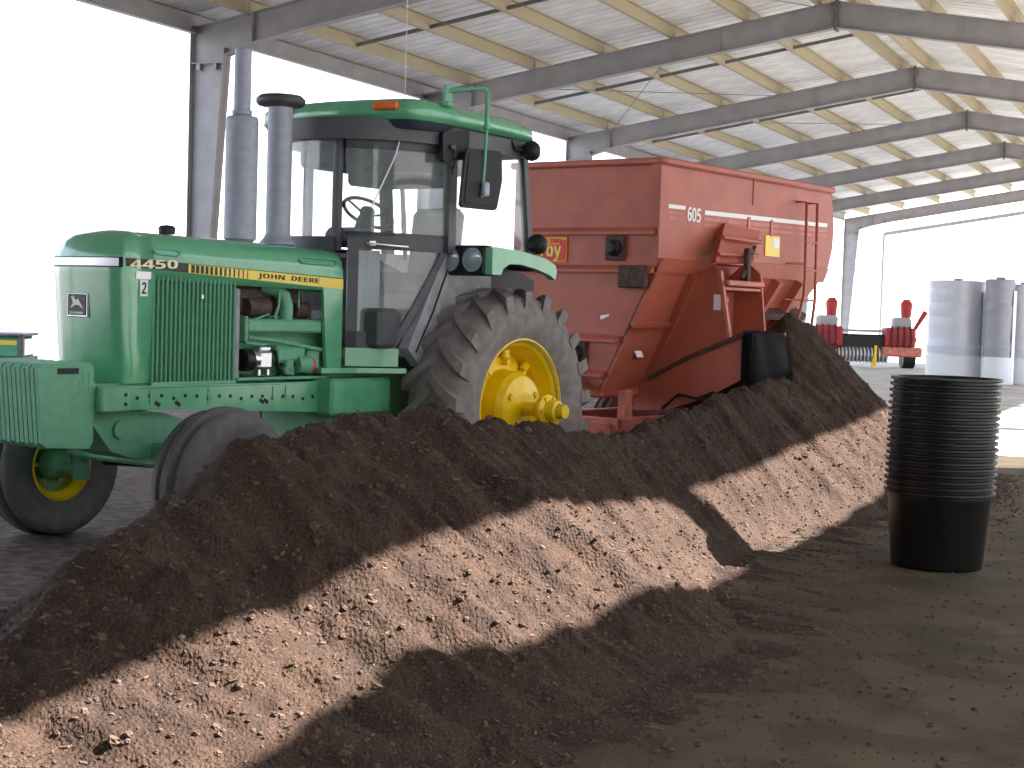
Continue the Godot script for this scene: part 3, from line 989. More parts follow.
	for side in [1.0, -1.0]:
		b = MB.new()
		b.cyl(q(2.71, 0.40, side * 0.55), q(2.71, 0.74, side * 0.55), 0.055, 0.05, 14)
		b.cyl(q(2.71, 0.46, side * 0.52), q(2.71, 0.46, side * 0.74), 0.05, 0.04, 14)
		pt(fa, "steering_knuckle", b, M.green_cast)
	b = MB.new()
	b.tube([q(2.52, 0.50, 0.55), q(2.50, 0.52, 0.0), q(2.52, 0.50, -0.55)], 0.02, 8)
	pt(fa, "tie_rod", b, M.black)
	# --- suitcase weights, one plate beside the other
	b = MB.new()
	var wp := [Vector2(3.36, 0.70), Vector2(3.33, 0.74), Vector2(3.33, 0.88), Vector2(3.30, 0.92), Vector2(3.30, 1.05), Vector2(3.335, 1.09), Vector2(3.335, 1.175), Vector2(3.36, 1.20), Vector2(3.70, 1.195), Vector2(3.725, 1.17), Vector2(3.685, 0.745), Vector2(3.655, 0.72)]
	b.prism(wp, q(0, 0, -0.016), X, Y, q(0, 0, 0.032))
	var weight := b.done()
	b = MB.new()
	b.box(q(3.515, 1.152, 0.017), Vector3(0.15, 0.034, 0.004), 0.0015)
	var slot := b.done()
	b = MB.new()
	b.box(q(3.41, 1.10, 0.017), Vector3(0.012, 0.14, 0.003))
	b.cyl(q(3.43, 1.08, 0.016), q(3.43, 1.08, 0.020), 0.012, 0.012, 8)
	b.cyl(q(3.43, 1.03, 0.016), q(3.43, 1.03, 0.020), 0.012, 0.012, 8)
	b.prism([Vector2(3.37, 1.14), Vector2(3.335, 1.13), Vector2(3.335, 1.02), Vector2(3.37, 1.02)], q(0, 0, 0.016), X, Y, q(0, 0, 0.003))
	var mark := b.done()
	for i in 15:
		var w := part(t, "suitcase_weight", weight, M.green_cast, "", Transform3D(Basis(), q(0, -0.006 * (i % 2), 0.30 - 0.041 * i)))
		if i == 0:
			w.material_override = M.green_cast
			part(w, "hand_slot", slot, M.black)
			part(w, "cast_marks", mark, M.green_cast)
	# --- wheels
	var rt := ag_tire(0.875, 0.50, 0.50)
	var ft := rib_tire(0.475, 0.30, 0.225)
	for side in [1.0, -1.0]:
		var c := q(0, 0.862, side * 0.80)
		var turn := Basis(Vector3(0, 1, 0), 0.0 if side < 0 else PI)
		var tyre := part(t, "rear_tire", rt, M.tread_rubber, "", Transform3D(turn, c))
		b = MB.new()
		var od := Vector3(0, 0, -side)
		b.lathe([Vector2(0.475, -0.20), Vector2(0.505, -0.185), Vector2(0.505, -0.17), Vector2(0.47, -0.15), Vector2(0.43, -0.06), Vector2(0.43, 0.04), Vector2(0.465, 0.13), Vector2(0.475, 0.16), Vector2(0.515, 0.185), Vector2(0.518, 0.20), Vector2(0.50, 0.205), Vector2(0.488, 0.185), Vector2(0.46, 0.155), Vector2(0.42, 0.05), Vector2(0.42, -0.05), Vector2(0.46, -0.14), Vector2(0.475, -0.20)], c, od, 56, false)
		var rim := pt(t, "rear_rim", b, M.yellow, "deep yellow steel rim")
		b = MB.new()
		b.lathe([Vector2(0.425, -0.03), Vector2(0.40, -0.02), Vector2(0.36, 0.0), Vector2(0.31, 0.015), Vector2(0.285, 0.02), Vector2(0.275, 0.035), Vector2(0.265, 0.15), Vector2(0.235, 0.20), Vector2(0.12, 0.225), Vector2(0.0, 0.225)], c, od, 48, false)
		var disc := pt(t, "wheel_center", b, M.yellow)
		for i in 9:
			var a := TAU * (i + 0.3) / 9
			b = MB.new()
			var pc := c + Vector3(cos(a), sin(a), 0) * 0.33 + od * 0.015
			b.cyl(pc, pc + od * 0.05, 0.026, 0.02, 8)
			b.box(c + Vector3(cos(a), sin(a), 0) * 0.395 + od * 0.03, Vector3(0.07, 0.06, 0.05), 0.01, Basis(Vector3(0, 0, 1), a))
			pt(disc, "wheel_clamp", b, M.yellow)
		for i in 3:
			var a := TAU * i / 3.0 + 0.5
			b = MB.new()
			var p0 := c + Vector3(cos(a), sin(a), 0) * 0.18 + od * 0.20
			b.cyl(p0, p0 + od * 0.03, 0.03, 0.026, 6)
			pt(disc, "hub_bolt", b, M.yellow)
		b = MB.new()
		b.cyl(c + od * 0.20, c + od * 0.585, 0.05, 0.05, 20)
		pt(t, "axle_shaft", b, M.yellow)
		b = MB.new()
		b.lathe([Vector2(0.055, 0.37), Vector2(0.10, 0.38), Vector2(0.115, 0.40), Vector2(0.115, 0.43), Vector2(0.08, 0.45), Vector2(0.075, 0.52), Vector2(0.055, 0.53)], c, od, 24, false)
		var hubc := pt(t, "axle_hub", b, M.yellow)
		for i in 6:
			var a := TAU * i / 6.0
			b = MB.new()
			var p1 := c + Vector3(cos(a), sin(a), 0) * 0.092 + od * 0.43
			b.cyl(p1, p1 + od * 0.03, 0.017, 0.015, 6)
			pt(hubc, "hub_bolt", b, M.yellow)
		# front pair
		var cf := q(2.71, 0.475, 0.75 if side > 0 else -0.85)
		part(t, "front_tire", ft, M.rubber, "", Transform3D(turn, cf))
		b = MB.new()
		b.lathe([Vector2(0.19, 0.08), Vector2(0.225, 0.095), Vector2(0.235, 0.11), Vector2(0.222, 0.115), Vector2(0.21, 0.09), Vector2(0.185, 0.05), Vector2(0.18, -0.05), Vector2(0.21, -0.09), Vector2(0.222, -0.115), Vector2(0.235, -0.11), Vector2(0.225, -0.095), Vector2(0.19, -0.07), Vector2(0.19, 0.08)], cf, od, 40, false)
		var fr := pt(t, "front_rim", b, M.yellow, "yellow front rim")
		b = MB.new()
		b.lathe([Vector2(0.185, 0.03), Vector2(0.15, 0.02), Vector2(0.10, 0.045), Vector2(0.09, 0.06), Vector2(0.06, 0.065), Vector2(0.055, 0.12), Vector2(0, 0.125)], cf, od, 32, false)
		b.lathe([Vector2(0.10, 0.0), Vector2(0.085, -0.10), Vector2(0.05, -0.14), Vector2(0, -0.15)], cf, od, 24)
		pt(fr, "front_hub", b, M.green_cast)
		for i in 6:
			var a := TAU * i / 6.0
			b = MB.new()
			var p2 := cf + Vector3(cos(a), sin(a), 0) * 0.125 + od * 0.03
			b.cyl(p2, p2 - od * 0.045, 0.014, 0.014, 6)
			pt(fr, "lug_nut", b, M.yellow)
	# --- transmission, rear axle, steps
	b = MB.new()
	b.box(q(0.55, 0.88, 0), Vector3(1.75, 0.62, 0.52), 0.05)
	b.box(q(-0.05, 0.86, 0), Vector3(0.5, 0.5, 0.6), 0.08)
	b.cyl(q(0, 0.862, -0.78), q(0, 0.862, 0.78), 0.12, 0.12, 20)
	pt(t, "transmission", b, M.green_cast)
	b = MB.new()
	b.box(q(1.14, 0.95, 0.36), Vector3(0.62, 0.25, 0.20), 0.02)
	pt(t, "battery_box", b, M.green)
	b = MB.new()
	b.strip([Vector2(1.185, 0.335), Vector2(1.05, 0.44), Vector2(0.98, 0.495), Vector2(0.90, 0.545), Vector2(0.88, 0.555)], 1.155, 1.282, 0.08)
	pt(t, "cab_sill", b, M.green)
	b = MB.new()
	b.prism([Vector2(1.45, -0.30), Vector2(1.45, -0.36), Vector2(1.16, -0.42), Vector2(0.84, -0.60), Vector2(0.80, -0.30)], q(0, 1.11, 0), X, Vector3(0, 0, 1), Vector3(0, 0.035, 0))
	pt(t, "step_plate", b, M.green, "bright green step plate")
	# --- cab shell
	var plan := cab_plan()
	var mirror := func(pl: Array) -> Array: return pl.map(func(p): return Vector2(p.x, -p.y))
	b = MB.new()
	b.box(q(0.35, 1.42, 0), Vector3(1.45, 0.28, 1.1), 0.03)
	pt(t, "cab_floor", b, M.charcoal)
	# header band under the roof, all round
	b = MB.new()
	var whole: Array = []
	whole.append(Vector2(-0.40, 0.675))
	for i in range(plan.size() - 1, -1, -1): whole.append(plan[i] + Vector2(0.012, 0.006))
	for i in range(1, plan.size()): whole.append(Vector2(plan[i].x + 0.012, -plan[i].y - 0.006))
	whole.append(Vector2(-0.40, -0.675))
	b.strip(whole, 2.715, 2.86, 0.05)
	b.box(q(-0.40, 2.79, 0), Vector3(0.05, 0.15, 1.35))
	pt(t, "cab_header", b, M.charcoal)
	# dark fascia and sill under the windscreen
	b = MB.new()
	var scr: Array = []
	for p in part_of(plan, 1.3, 1.19): scr.append(p)
	var right: Array = mirror.call(plan)
	var front_line: Array = []
	for i in range(scr.size() - 1, -1, -1): front_line.append(scr[i])
	for i in range(1, right.size()): front_line.append(right[i])
	b.strip(front_line, 1.93, 2.045, 0.05)
	pt(t, "windscreen_sill", b, M.charcoal)
	b = MB.new()
	b.strip(front_line, 2.045, 2.715, 0.008)
	pt(t, "windscreen", b, M.glass)
	# posts: door post, right-hand door pillar, left pillar, rear corners
	var post := func(called: String, lo: Vector3, hi: Vector3, sx: float, sz: float, m: Material):
		var pb := MB.new()
		pb.loft([[lo + Vector3(sx, 0, sz), lo + Vector3(-sx, 0, sz), lo + Vector3(-sx, 0, -sz), lo + Vector3(sx, 0, -sz)], [hi + Vector3(sx, 0, sz), hi + Vector3(-sx, 0, sz), hi + Vector3(-sx, 0, -sz), hi + Vector3(sx, 0, -sz)]], true, false)
		pt(t, called, pb, m)
	post.call("door_post", q(1.185, 1.95, 0.225), q(1.175, 2.74, 0.215), 0.022, 0.028, M.charcoal)
	post.call("cab_pillar", q(0.50, 1.97, 0.675), q(0.50, 2.80, 0.675), 0.042, 0.03, M.charcoal)
	post.call("cab_pillar", q(0.52, 1.3, -0.675), q(0.52, 2.80, -0.675), 0.025, 0.03, M.charcoal)
	post.call("rear_pillar", q(-0.50, 1.95, 0.67), q(-0.37, 2.82, 0.67), 0.026, 0.03, M.charcoal)
	post.call("rear_pillar", q(-0.42, 1.95, -0.66), q(-0.34, 2.82, -0.66), 0.05, 0.03, M.headliner)
	post.call("rear_window_post", q(-0.52, 1.95, -0.56), q(-0.42, 2.82, -0.56), 0.014, 0.014, M.charcoal)
	# side windows and back window
	b = MB.new()
	b.prism([Vector2(0.46, 2.02), Vector2(0.46, 2.76), Vector2(-0.34, 2.76), Vector2(-0.46, 2.02)], q(0, 0, 0.672), X, Y, q(0, 0, 0.006))
	pt(t, "side_window", b, M.glass)
	b = MB.new()
	b.prism([Vector2(0.50, 2.02), Vector2(0.50, 2.76), Vector2(-0.30, 2.76), Vector2(-0.38, 2.02)], q(0, 0, -0.672), X, Y, q(0, 0, -0.006))
	pt(t, "side_window", b, M.glass)
	b = MB.new()
	b.box(q(-0.45, 2.4, 0.05), Vector3(0.006, 0.76, 1.2), 0.0, Basis(Vector3(0, 0, 1), -0.13))
	pt(t, "rear_window", b, M.glass)
	b = MB.new()
	b.box(q(0.0, 1.99, 0.67), Vector3(1.0, 0.05, 0.05), 0.008)
	b.box(q(0.06, 2.78, 0.675), Vector3(0.86, 0.05, 0.04), 0.006)
	pt(t, "window_rail", b, M.charcoal)
	# --- door: curved, glazed above and below
	var dpl: Array = part_of(plan, 1.175, 0.5)
	b = MB.new()
	b.strip(dpl, 2.035, 2.085, 0.045)
	var door := pt(t, "door_frame", b, M.charcoal)
	b = MB.new()
	b.strip(dpl, 2.655, 2.72, 0.04)
	pt(door, "top_rail", b, M.charcoal)
	b = MB.new()
	b.strip(dpl, 2.06, 2.68, 0.008)
	pt(door, "upper_pane", b, M.glass)
	# lower half of the door
	var low_plan := [Vector2(1.185, 0.335), Vector2(1.13, 0.385), Vector2(1.05, 0.44), Vector2(0.98, 0.495), Vector2(0.90, 0.545), Vector2(0.80, 0.595), Vector2(0.70, 0.63), Vector2(0.60, 0.655), Vector2(0.53, 0.672)]
	var foot := func(u: float) -> float: return 1.285 if u > 0.90 else lerpf(1.285, 1.93, (0.90 - u) / 0.37)
	b = MB.new()
	b.strip(low_plan, 1.965, 2.04, 0.05)
	b.strip(low_plan.slice(0, 2), 1.285, 1.97, 0.05)
	var lows: Array = []
	var his: Array = []
	for p in low_plan:
		lows.append(foot.call(p.x))
		his.append(foot.call(p.x) + (0.11 if p.x > 0.95 else 0.10))
	b.strip(low_plan, lows, his, 0.05)
	pt(door, "lower_frame", b, M.charcoal)
	b = MB.new()
	var mid: Array = low_plan.slice(1).map(func(p): return p - Vector2(0.012, 0.012))
	var ml: Array = []
	for p in mid: ml.append(minf(foot.call(p.x) + 0.08, 1.97))
	b.strip(mid, ml, 1.98, 0.008)
	pt(door, "lower_pane", b, M.glass)
	b = MB.new()
	b.tube([q(1.10, 2.003, 0.43), q(1.09, 2.003, 0.452), q(0.86, 1.99, 0.60), q(0.85, 1.99, 0.58)], 0.011, 8)
	b.box(q(1.075, 2.005, 0.458), Vector3(0.05, 0.04, 0.02), 0.006, Basis(Vector3.UP, -0.7))
	pt(door, "door_handle", b, M.chrome, "bright metal door handle")
	# --- grey side panel over the rear tyre
	b = MB.new()
	b.prism([Vector2(0.885, 1.285), Vector2(0.50, 1.965), Vector2(0.46, 2.0), Vector2(-0.06, 2.0), Vector2(-0.06, 1.5), Vector2(0.2, 1.25), Vector2(0.75, 1.16)], q(0, 0, 0.56), X, Y, q(0, 0, 0.085))
	var gp := pt(t, "side_panel", b, M.panel_grey, "plain grey cab side panel")
	b = MB.new()
	b.tube([q(0.80, 1.26, 0.648), q(0.62, 1.55, 0.65), q(0.43, 1.93, 0.65)], 0.007, 6)
	pt(gp, "seal", b, M.black)
	b = MB.new()
	b.prism([Vector2(0.885, 1.285), Vector2(0.50, 1.965), Vector2(-0.6, 2.0), Vector2(-0.6, 1.6), Vector2(0.75, 1.16)], q(0, 0, -0.645), X, Y, q(0, 0, 0.08))
	pt(t, "side_panel", b, M.panel_grey)
	# --- roof
	b = MB.new()
	var outline := [Vector2(-0.56, 0.0), Vector2(-0.56, 0.45), Vector2(-0.53, 0.64), Vector2(-0.42, 0.735), Vector2(-0.1, 0.75), Vector2(0.5, 0.75), Vector2(0.86, 0.742), Vector2(0.97, 0.715), Vector2(1.02, 0.66), Vector2(1.075, 0.40), Vector2(1.105, 0.2), Vector2(1.12, 0.0)]
	var ring_at := func(v: float, grow: float, drop := 0.0) -> Array:
		var out := []
		for p in outline: out.append(q(0.28 + (p.x - 0.28) * grow, v - drop * absf(p.x - 0.9), p.y * grow))
		for i in range(outline.size() - 2, 0, -1): out.append(q(0.28 + (outline[i].x - 0.28) * grow, v - drop * absf(outline[i].x - 0.9), -outline[i].y * grow))
		return out
	b.loft([ring_at.call(2.855, 0.985), ring_at.call(2.862, 1.0, 0.02), ring_at.call(2.955, 0.995, 0.03), ring_at.call(2.987, 0.965, 0.03), ring_at.call(3.008, 0.90, 0.02), ring_at.call(3.020, 0.78), ring_at.call(3.024, 0.5)])
	var roof := pt(t, "cab_roof", b, M.green)
	b = MB.new()
	b.loft([ring_at.call(2.80, 0.93), ring_at.call(2.815, 0.955), ring_at.call(2.868, 0.992)])
	pt(roof, "roof_liner", b, M.headliner, "dark visor band under the roof")
	for s in [0.53, -0.42]:
		b = MB.new()
		b.box(q(1.055 if s > 0 else 1.075, 2.945, s), Vector3(0.05, 0.055, 0.19), 0.012, Basis(Vector3.UP, 0.2 * signf(s)))
		pt(roof, "marker_lamp", b, M.orange, "amber marker lamp")
	# --- wiper
	b = MB.new()
	b.tube([q(0.93, 2.74, 0.56), q(0.96, 2.62, 0.55), q(1.08, 2.25, 0.445)], 0.006, 6)
	b.box(q(0.93, 2.745, 0.56), Vector3(0.03, 0.03, 0.03), 0.006)
	pt(door, "wiper", b, M.silver)
	# --- inside the cab
	b = MB.new()
	b.box(q(0.25, 2.66, -0.05), Vector3(1.0, 0.16, 1.05), 0.03)
	b.box(q(0.02, 2.56, -0.2), Vector3(0.45, 0.14, 0.7), 0.03)
	pt(t, "headliner", b, M.headliner)
	b = MB.new()
	var sw := []
	var wc := q(0.60, 2.25, 0.0)
	var wb := Basis(Vector3(0, 0, 1), 0.55)
	for i in 33: sw.append(wc + wb * Vector3(cos(TAU * i / 32) * 0.19, 0, sin(TAU * i / 32) * 0.19))
	b.tube(sw, 0.014, 8)
	for i in 3: b.tube([wc - wb * Vector3(0, 0.03, 0), wc + wb * Vector3(cos(TAU * i / 3 + 0.4) * 0.18, 0, sin(TAU * i / 3 + 0.4) * 0.18)], 0.009, 6)
	b.cyl(wc - wb * Vector3(0, 0.05, 0), wc + wb * Vector3(0, 0.01, 0), 0.05, 0.04, 14)
	var whl := pt(t, "steering_wheel", b, M.black)
	b = MB.new()
	b.tube([wc - wb * Vector3(0, 0.05, 0), q(0.72, 2.0, 0), q(0.80, 1.55, 0)], 0.06, 10)
	b.box(q(0.80, 2.06, 0), Vector3(0.22, 0.14, 0.34), 0.04)
	pt(t, "steering_column", b, M.headliner)
	b = MB.new()
	b.box(q(0.05, 1.76, 0), Vector3(0.50, 0.14, 0.52), 0.05)
	b.box(q(-0.20, 2.06, 0), Vector3(0.13, 0.56, 0.48), 0.05, Basis(Vector3(0, 0, 1), 0.12))
	b.box(q(0.05, 1.62, 0), Vector3(0.36, 0.16, 0.36), 0.03)
	pt(t, "seat", b, M.seat_blue)
	b = MB.new()
	b.box(q(0.35, 1.85, -0.42), Vector3(0.75, 0.16, 0.2), 0.04)
	b.box(q(0.22, 2.16, -0.34), Vector3(0.12, 0.34, 0.10), 0.03)
	pt(t, "control_console", b, M.headliner)
	b = MB.new()
	var cl := []
	for i in 8: cl.append(Vector2(1.10 - i * 0.02, 0.34 + i * 0.012 + 0.012 * (i % 2)))
	b.strip(cl, 1.40, 1.96, 0.004)
	pt(t, "draped_cloth", b, M.curtain, "pale cloth inside the lower door pane")
	# --- fenders with lamps
	for side in [1.0, -1.0]:
		b = MB.new()
		var fp := [Vector2(0.445, 2.005), Vector2(0.40, 2.015), Vector2(0.1, 2.0), Vector2(-0.22, 1.96), Vector2(-0.35, 1.915), Vector2(-0.368, 1.87), Vector2(-0.352, 1.806), Vector2(-0.28, 1.84), Vector2(-0.1, 1.88), Vector2(0.1, 1.905), Vector2(0.24, 1.90), Vector2(0.31, 1.865), Vector2(0.335, 1.82), Vector2(0.445, 1.82)]
		b.prism(fp, q(0, 0, side * 0.965), X, Y, q(0, 0, side * 0.06))
		var fend := pt(t, "fender", b, M.green)
		b = MB.new()
		var top_line := [[0.445, 2.008], [0.1, 2.003], [-0.22, 1.965], [-0.355, 1.92]]
		for i in top_line.size() - 1:
			var p0: Array = top_line[i]
			var p1: Array = top_line[i + 1]
			b.quad(q(p0[0], p0[1], side * 0.58), q(p0[0], p0[1], side * 1.024), q(p1[0], p1[1], side * (1.024 if i < 3 else 0.98)), q(p1[0], p1[1], side * 0.58))
			b.quad(q(p0[0], p0[1] - 0.02, side * 0.58), q(p0[0], p0[1] - 0.02, side * 1.02), q(p1[0], p1[1] - 0.02, side * (1.02 if i < 3 else 0.98)), q(p1[0], p1[1] - 0.02, side * 0.58))
		pt(fend, "fender_top", b, M.green)
		b = MB.new()
		b.prism([Vector2(-0.06, 1.96), Vector2(-0.36, 1.89), Vector2(-0.62, 1.80), Vector2(-0.62, 1.55), Vector2(-0.06, 1.55)], q(0, 0, side * 0.56), X, Y, q(0, 0, side * 0.085))
		b.prism([Vector2(0.30, 1.985), Vector2(-0.10, 1.965), Vector2(-0.345, 1.90), Vector2(-0.345, 1.87), Vector2(-0.1, 1.93), Vector2(0.30, 1.95)], q(0, 0, side * 0.60), X, Y, q(0, 0, side * 0.36))
		pt(fend, "inner_fender", b, M.black)
		b = MB.new()
		b.box(q(0.40, 1.918, side * 0.765), Vector3(0.12, 0.215, 0.41), 0.02)
		var lb := pt(fend, "lamp_housing", b, M.black)
		for wv in [0.665, 0.865]:
			b = MB.new()
			b.lathe([Vector2(0.075, 0.0), Vector2(0.085, 0.012), Vector2(0.085, 0.02), Vector2(0.076, 0.02)], q(0.455, 1.922, side * wv), X, 24, false)
			b.lathe([Vector2(0.076, 0.018), Vector2(0.05, 0.030), Vector2(0.0, 0.035)], q(0.455, 1.922, side * wv), X, 24)
			pt(lb, "headlamp", b, M.lens, "round sealed headlamp")
	b = MB.new()      # flasher on the left fender and work lamp on the rear roof corner
	b.cyl(q(-0.36, 1.95, 0.80), q(-0.40, 2.04, 0.80), 0.014, 0.014, 8)
	pt(t, "flasher_stalk", b, M.black)
	b = MB.new()
	b.lathe([Vector2(0.0, -0.075), Vector2(0.05, -0.065), Vector2(0.075, -0.02), Vector2(0.078, 0.02), Vector2(0.07, 0.045), Vector2(0, 0.06)], q(-0.43, 2.075, 0.80), q(1, 0.1, 0.25), 20)
	pt(t, "flasher_lamp", b, M.black, "round dark flasher lamp")
	b = MB.new()
	b.tube([q(-0.16, 2.83, 0.72), q(-0.18, 2.77, 0.74), q(-0.28, 2.765, 0.78)], 0.014, 6)
	pt(t, "work_lamp_arm", b, M.black)
	b = MB.new()
	b.lathe([Vector2(0.0, -0.078), Vector2(0.04, -0.068), Vector2(0.066, -0.04), Vector2(0.078, 0.0), Vector2(0.07, 0.035), Vector2(0.045, 0.06), Vector2(0, 0.07)], q(-0.31, 2.765, 0.80), q(-0.6, 0.1, 0.6), 22)
	pt(t, "work_lamp", b, M.black, "round dark work lamp")
	b = MB.new()
	b.cyl(q(-0.33, 2.60, -0.55), q(-0.40, 2.60, -0.55), 0.08, 0.07, 18)
	pt(t, "rear_lamp", b, M.green_cast)
	# --- mirrors
	b = MB.new()
	b.box(q(0.63, 3.055, 0.73), Vector3(0.09, 0.15, 0.03), 0.006)
	b.box(q(0.63, 3.0, 0.70), Vector3(0.07, 0.03, 0.12), 0.006)
	b.tube([q(0.63, 3.09, 0.73), q(0.48, 3.118, 0.86), q(0.42, 3.12, 0.90), q(0.405, 3.10, 0.91), q(0.405, 2.86, 0.91)], 0.017, 8)
	b.tube([q(0.405, 2.87, 0.91), q(0.41, 2.6, 0.905), q(0.425, 2.36, 0.90)], 0.012, 8)
	b.lathe([Vector2(0.0, -0.02), Vector2(0.026, -0.015), Vector2(0.026, 0.015), Vector2(0, 0.02)], q(0.405, 2.855, 0.91), Y, 10)
	pt(t, "mirror_arm", b, M.green_cast)
	b = MB.new()
	var mir := [Vector2(-0.155, 0.19), Vector2(-0.13, 0.212), Vector2(0.155, 0.205), Vector2(0.172, 0.185), Vector2(0.205, -0.19), Vector2(0.185, -0.208), Vector2(-0.10, -0.212), Vector2(-0.125, -0.195), Vector2(-0.165, 0.0)]
	var mo := q(0.40, 2.49, 0.90)
	var mx := q(0.97, 0, -0.24)
	var mn := q(0.24, 0, 0.97)
	b.prism(mir, mo, mx, Y, mn * -0.03)
	b.prism(mir.map(func(p): return p * 0.86), mo + mn * 0.006, mx, Y, mn * -0.03)
	var mh := pt(t, "mirror_head", b, M.black)
	b = MB.new()
	b.box(mo + q(0.012, -0.07, 0.022), Vector3(0.06, 0.10, 0.04), 0.01)
	b.cyl(mo + q(0.02, -0.04, 0.03), mo + q(0.03, -0.12, 0.03), 0.012, 0.012, 6)
	pt(mh, "mirror_clamp", b, M.stack_grey)
	b = MB.new()
	b.prism([Vector2(-0.125, 0.10), Vector2(-0.11, 0.118), Vector2(0.10, 0.085), Vector2(0.115, 0.068), Vector2(0.108, -0.102), Vector2(0.09, -0.118), Vector2(-0.105, -0.09), Vector2(-0.12, -0.075)], q(0.575, 2.715, 0.77), q(0.97, 0, -0.24), Y, q(0.24, 0, 0.97) * -0.05)
	var m2 := pt(t, "small_mirror", b, M.black)
	b = MB.new()
	b.tube([q(0.52, 2.55, 0.69), q(0.55, 2.58, 0.74), q(0.58, 2.66, 0.77), q(0.60, 2.70, 0.775)], 0.012, 6)
	b.cyl(q(0.52, 2.52, 0.69), q(0.52, 2.58, 0.69), 0.03, 0.03, 10)
	b.box(q(0.61, 2.70, 0.775), Vector3(0.05, 0.03, 0.02), 0.005)
	pt(m2, "mirror_bracket", b, M.charcoal)
	# --- exhaust and air intake stacks
	b = MB.new()
	b.lathe([Vector2(0.05, 1.95), Vector2(0.085, 1.97), Vector2(0.108, 1.99), Vector2(0.108, 2.77), Vector2(0.10, 2.795), Vector2(0.056, 2.805)], q(1.885, 0, 0), Y, 28, false)
	var muf := pt(t, "muffler", b, M.stack_grey)
	b = MB.new()
	b.lathe([Vector2(0.056, 2.79), Vector2(0.056, 3.235), Vector2(0.050, 3.235), Vector2(0.048, 2.8)], q(1.89, 0, 0), Y, 24, false)
	b.lathe([Vector2(0.062, 2.805), Vector2(0.066, 2.815), Vector2(0.066, 2.835), Vector2(0.058, 2.84)], q(1.89, 0, 0), Y, 24, false)
	pt(muf, "exhaust_pipe", b, M.stack_grey)
	b = MB.new()
	b.lathe([Vector2(0.13, 1.97), Vector2(0.12, 1.99), Vector2(0.095, 2.02), Vector2(0.085, 2.05), Vector2(0.085, 2.93)], q(1.53, 0, 0), Y, 28, false)
	var stk := pt(t, "air_intake", b, M.stack_grey)
	b = MB.new()
	b.lathe([Vector2(0.085, 2.90), Vector2(0.15, 2.91), Vector2(0.168, 2.93), Vector2(0.168, 2.955), Vector2(0.14, 2.98), Vector2(0.05, 2.992), Vector2(0, 2.993)], q(1.53, 0, 0), Y, 28)
	pt(stk, "intake_cap", b, M.charcoal)
	b = MB.new()
	b.box(q(-0.75, 0.55, 0), Vector3(1.1, 0.06, 0.1), 0.01)
	pt(t, "drawbar", b, M.black)


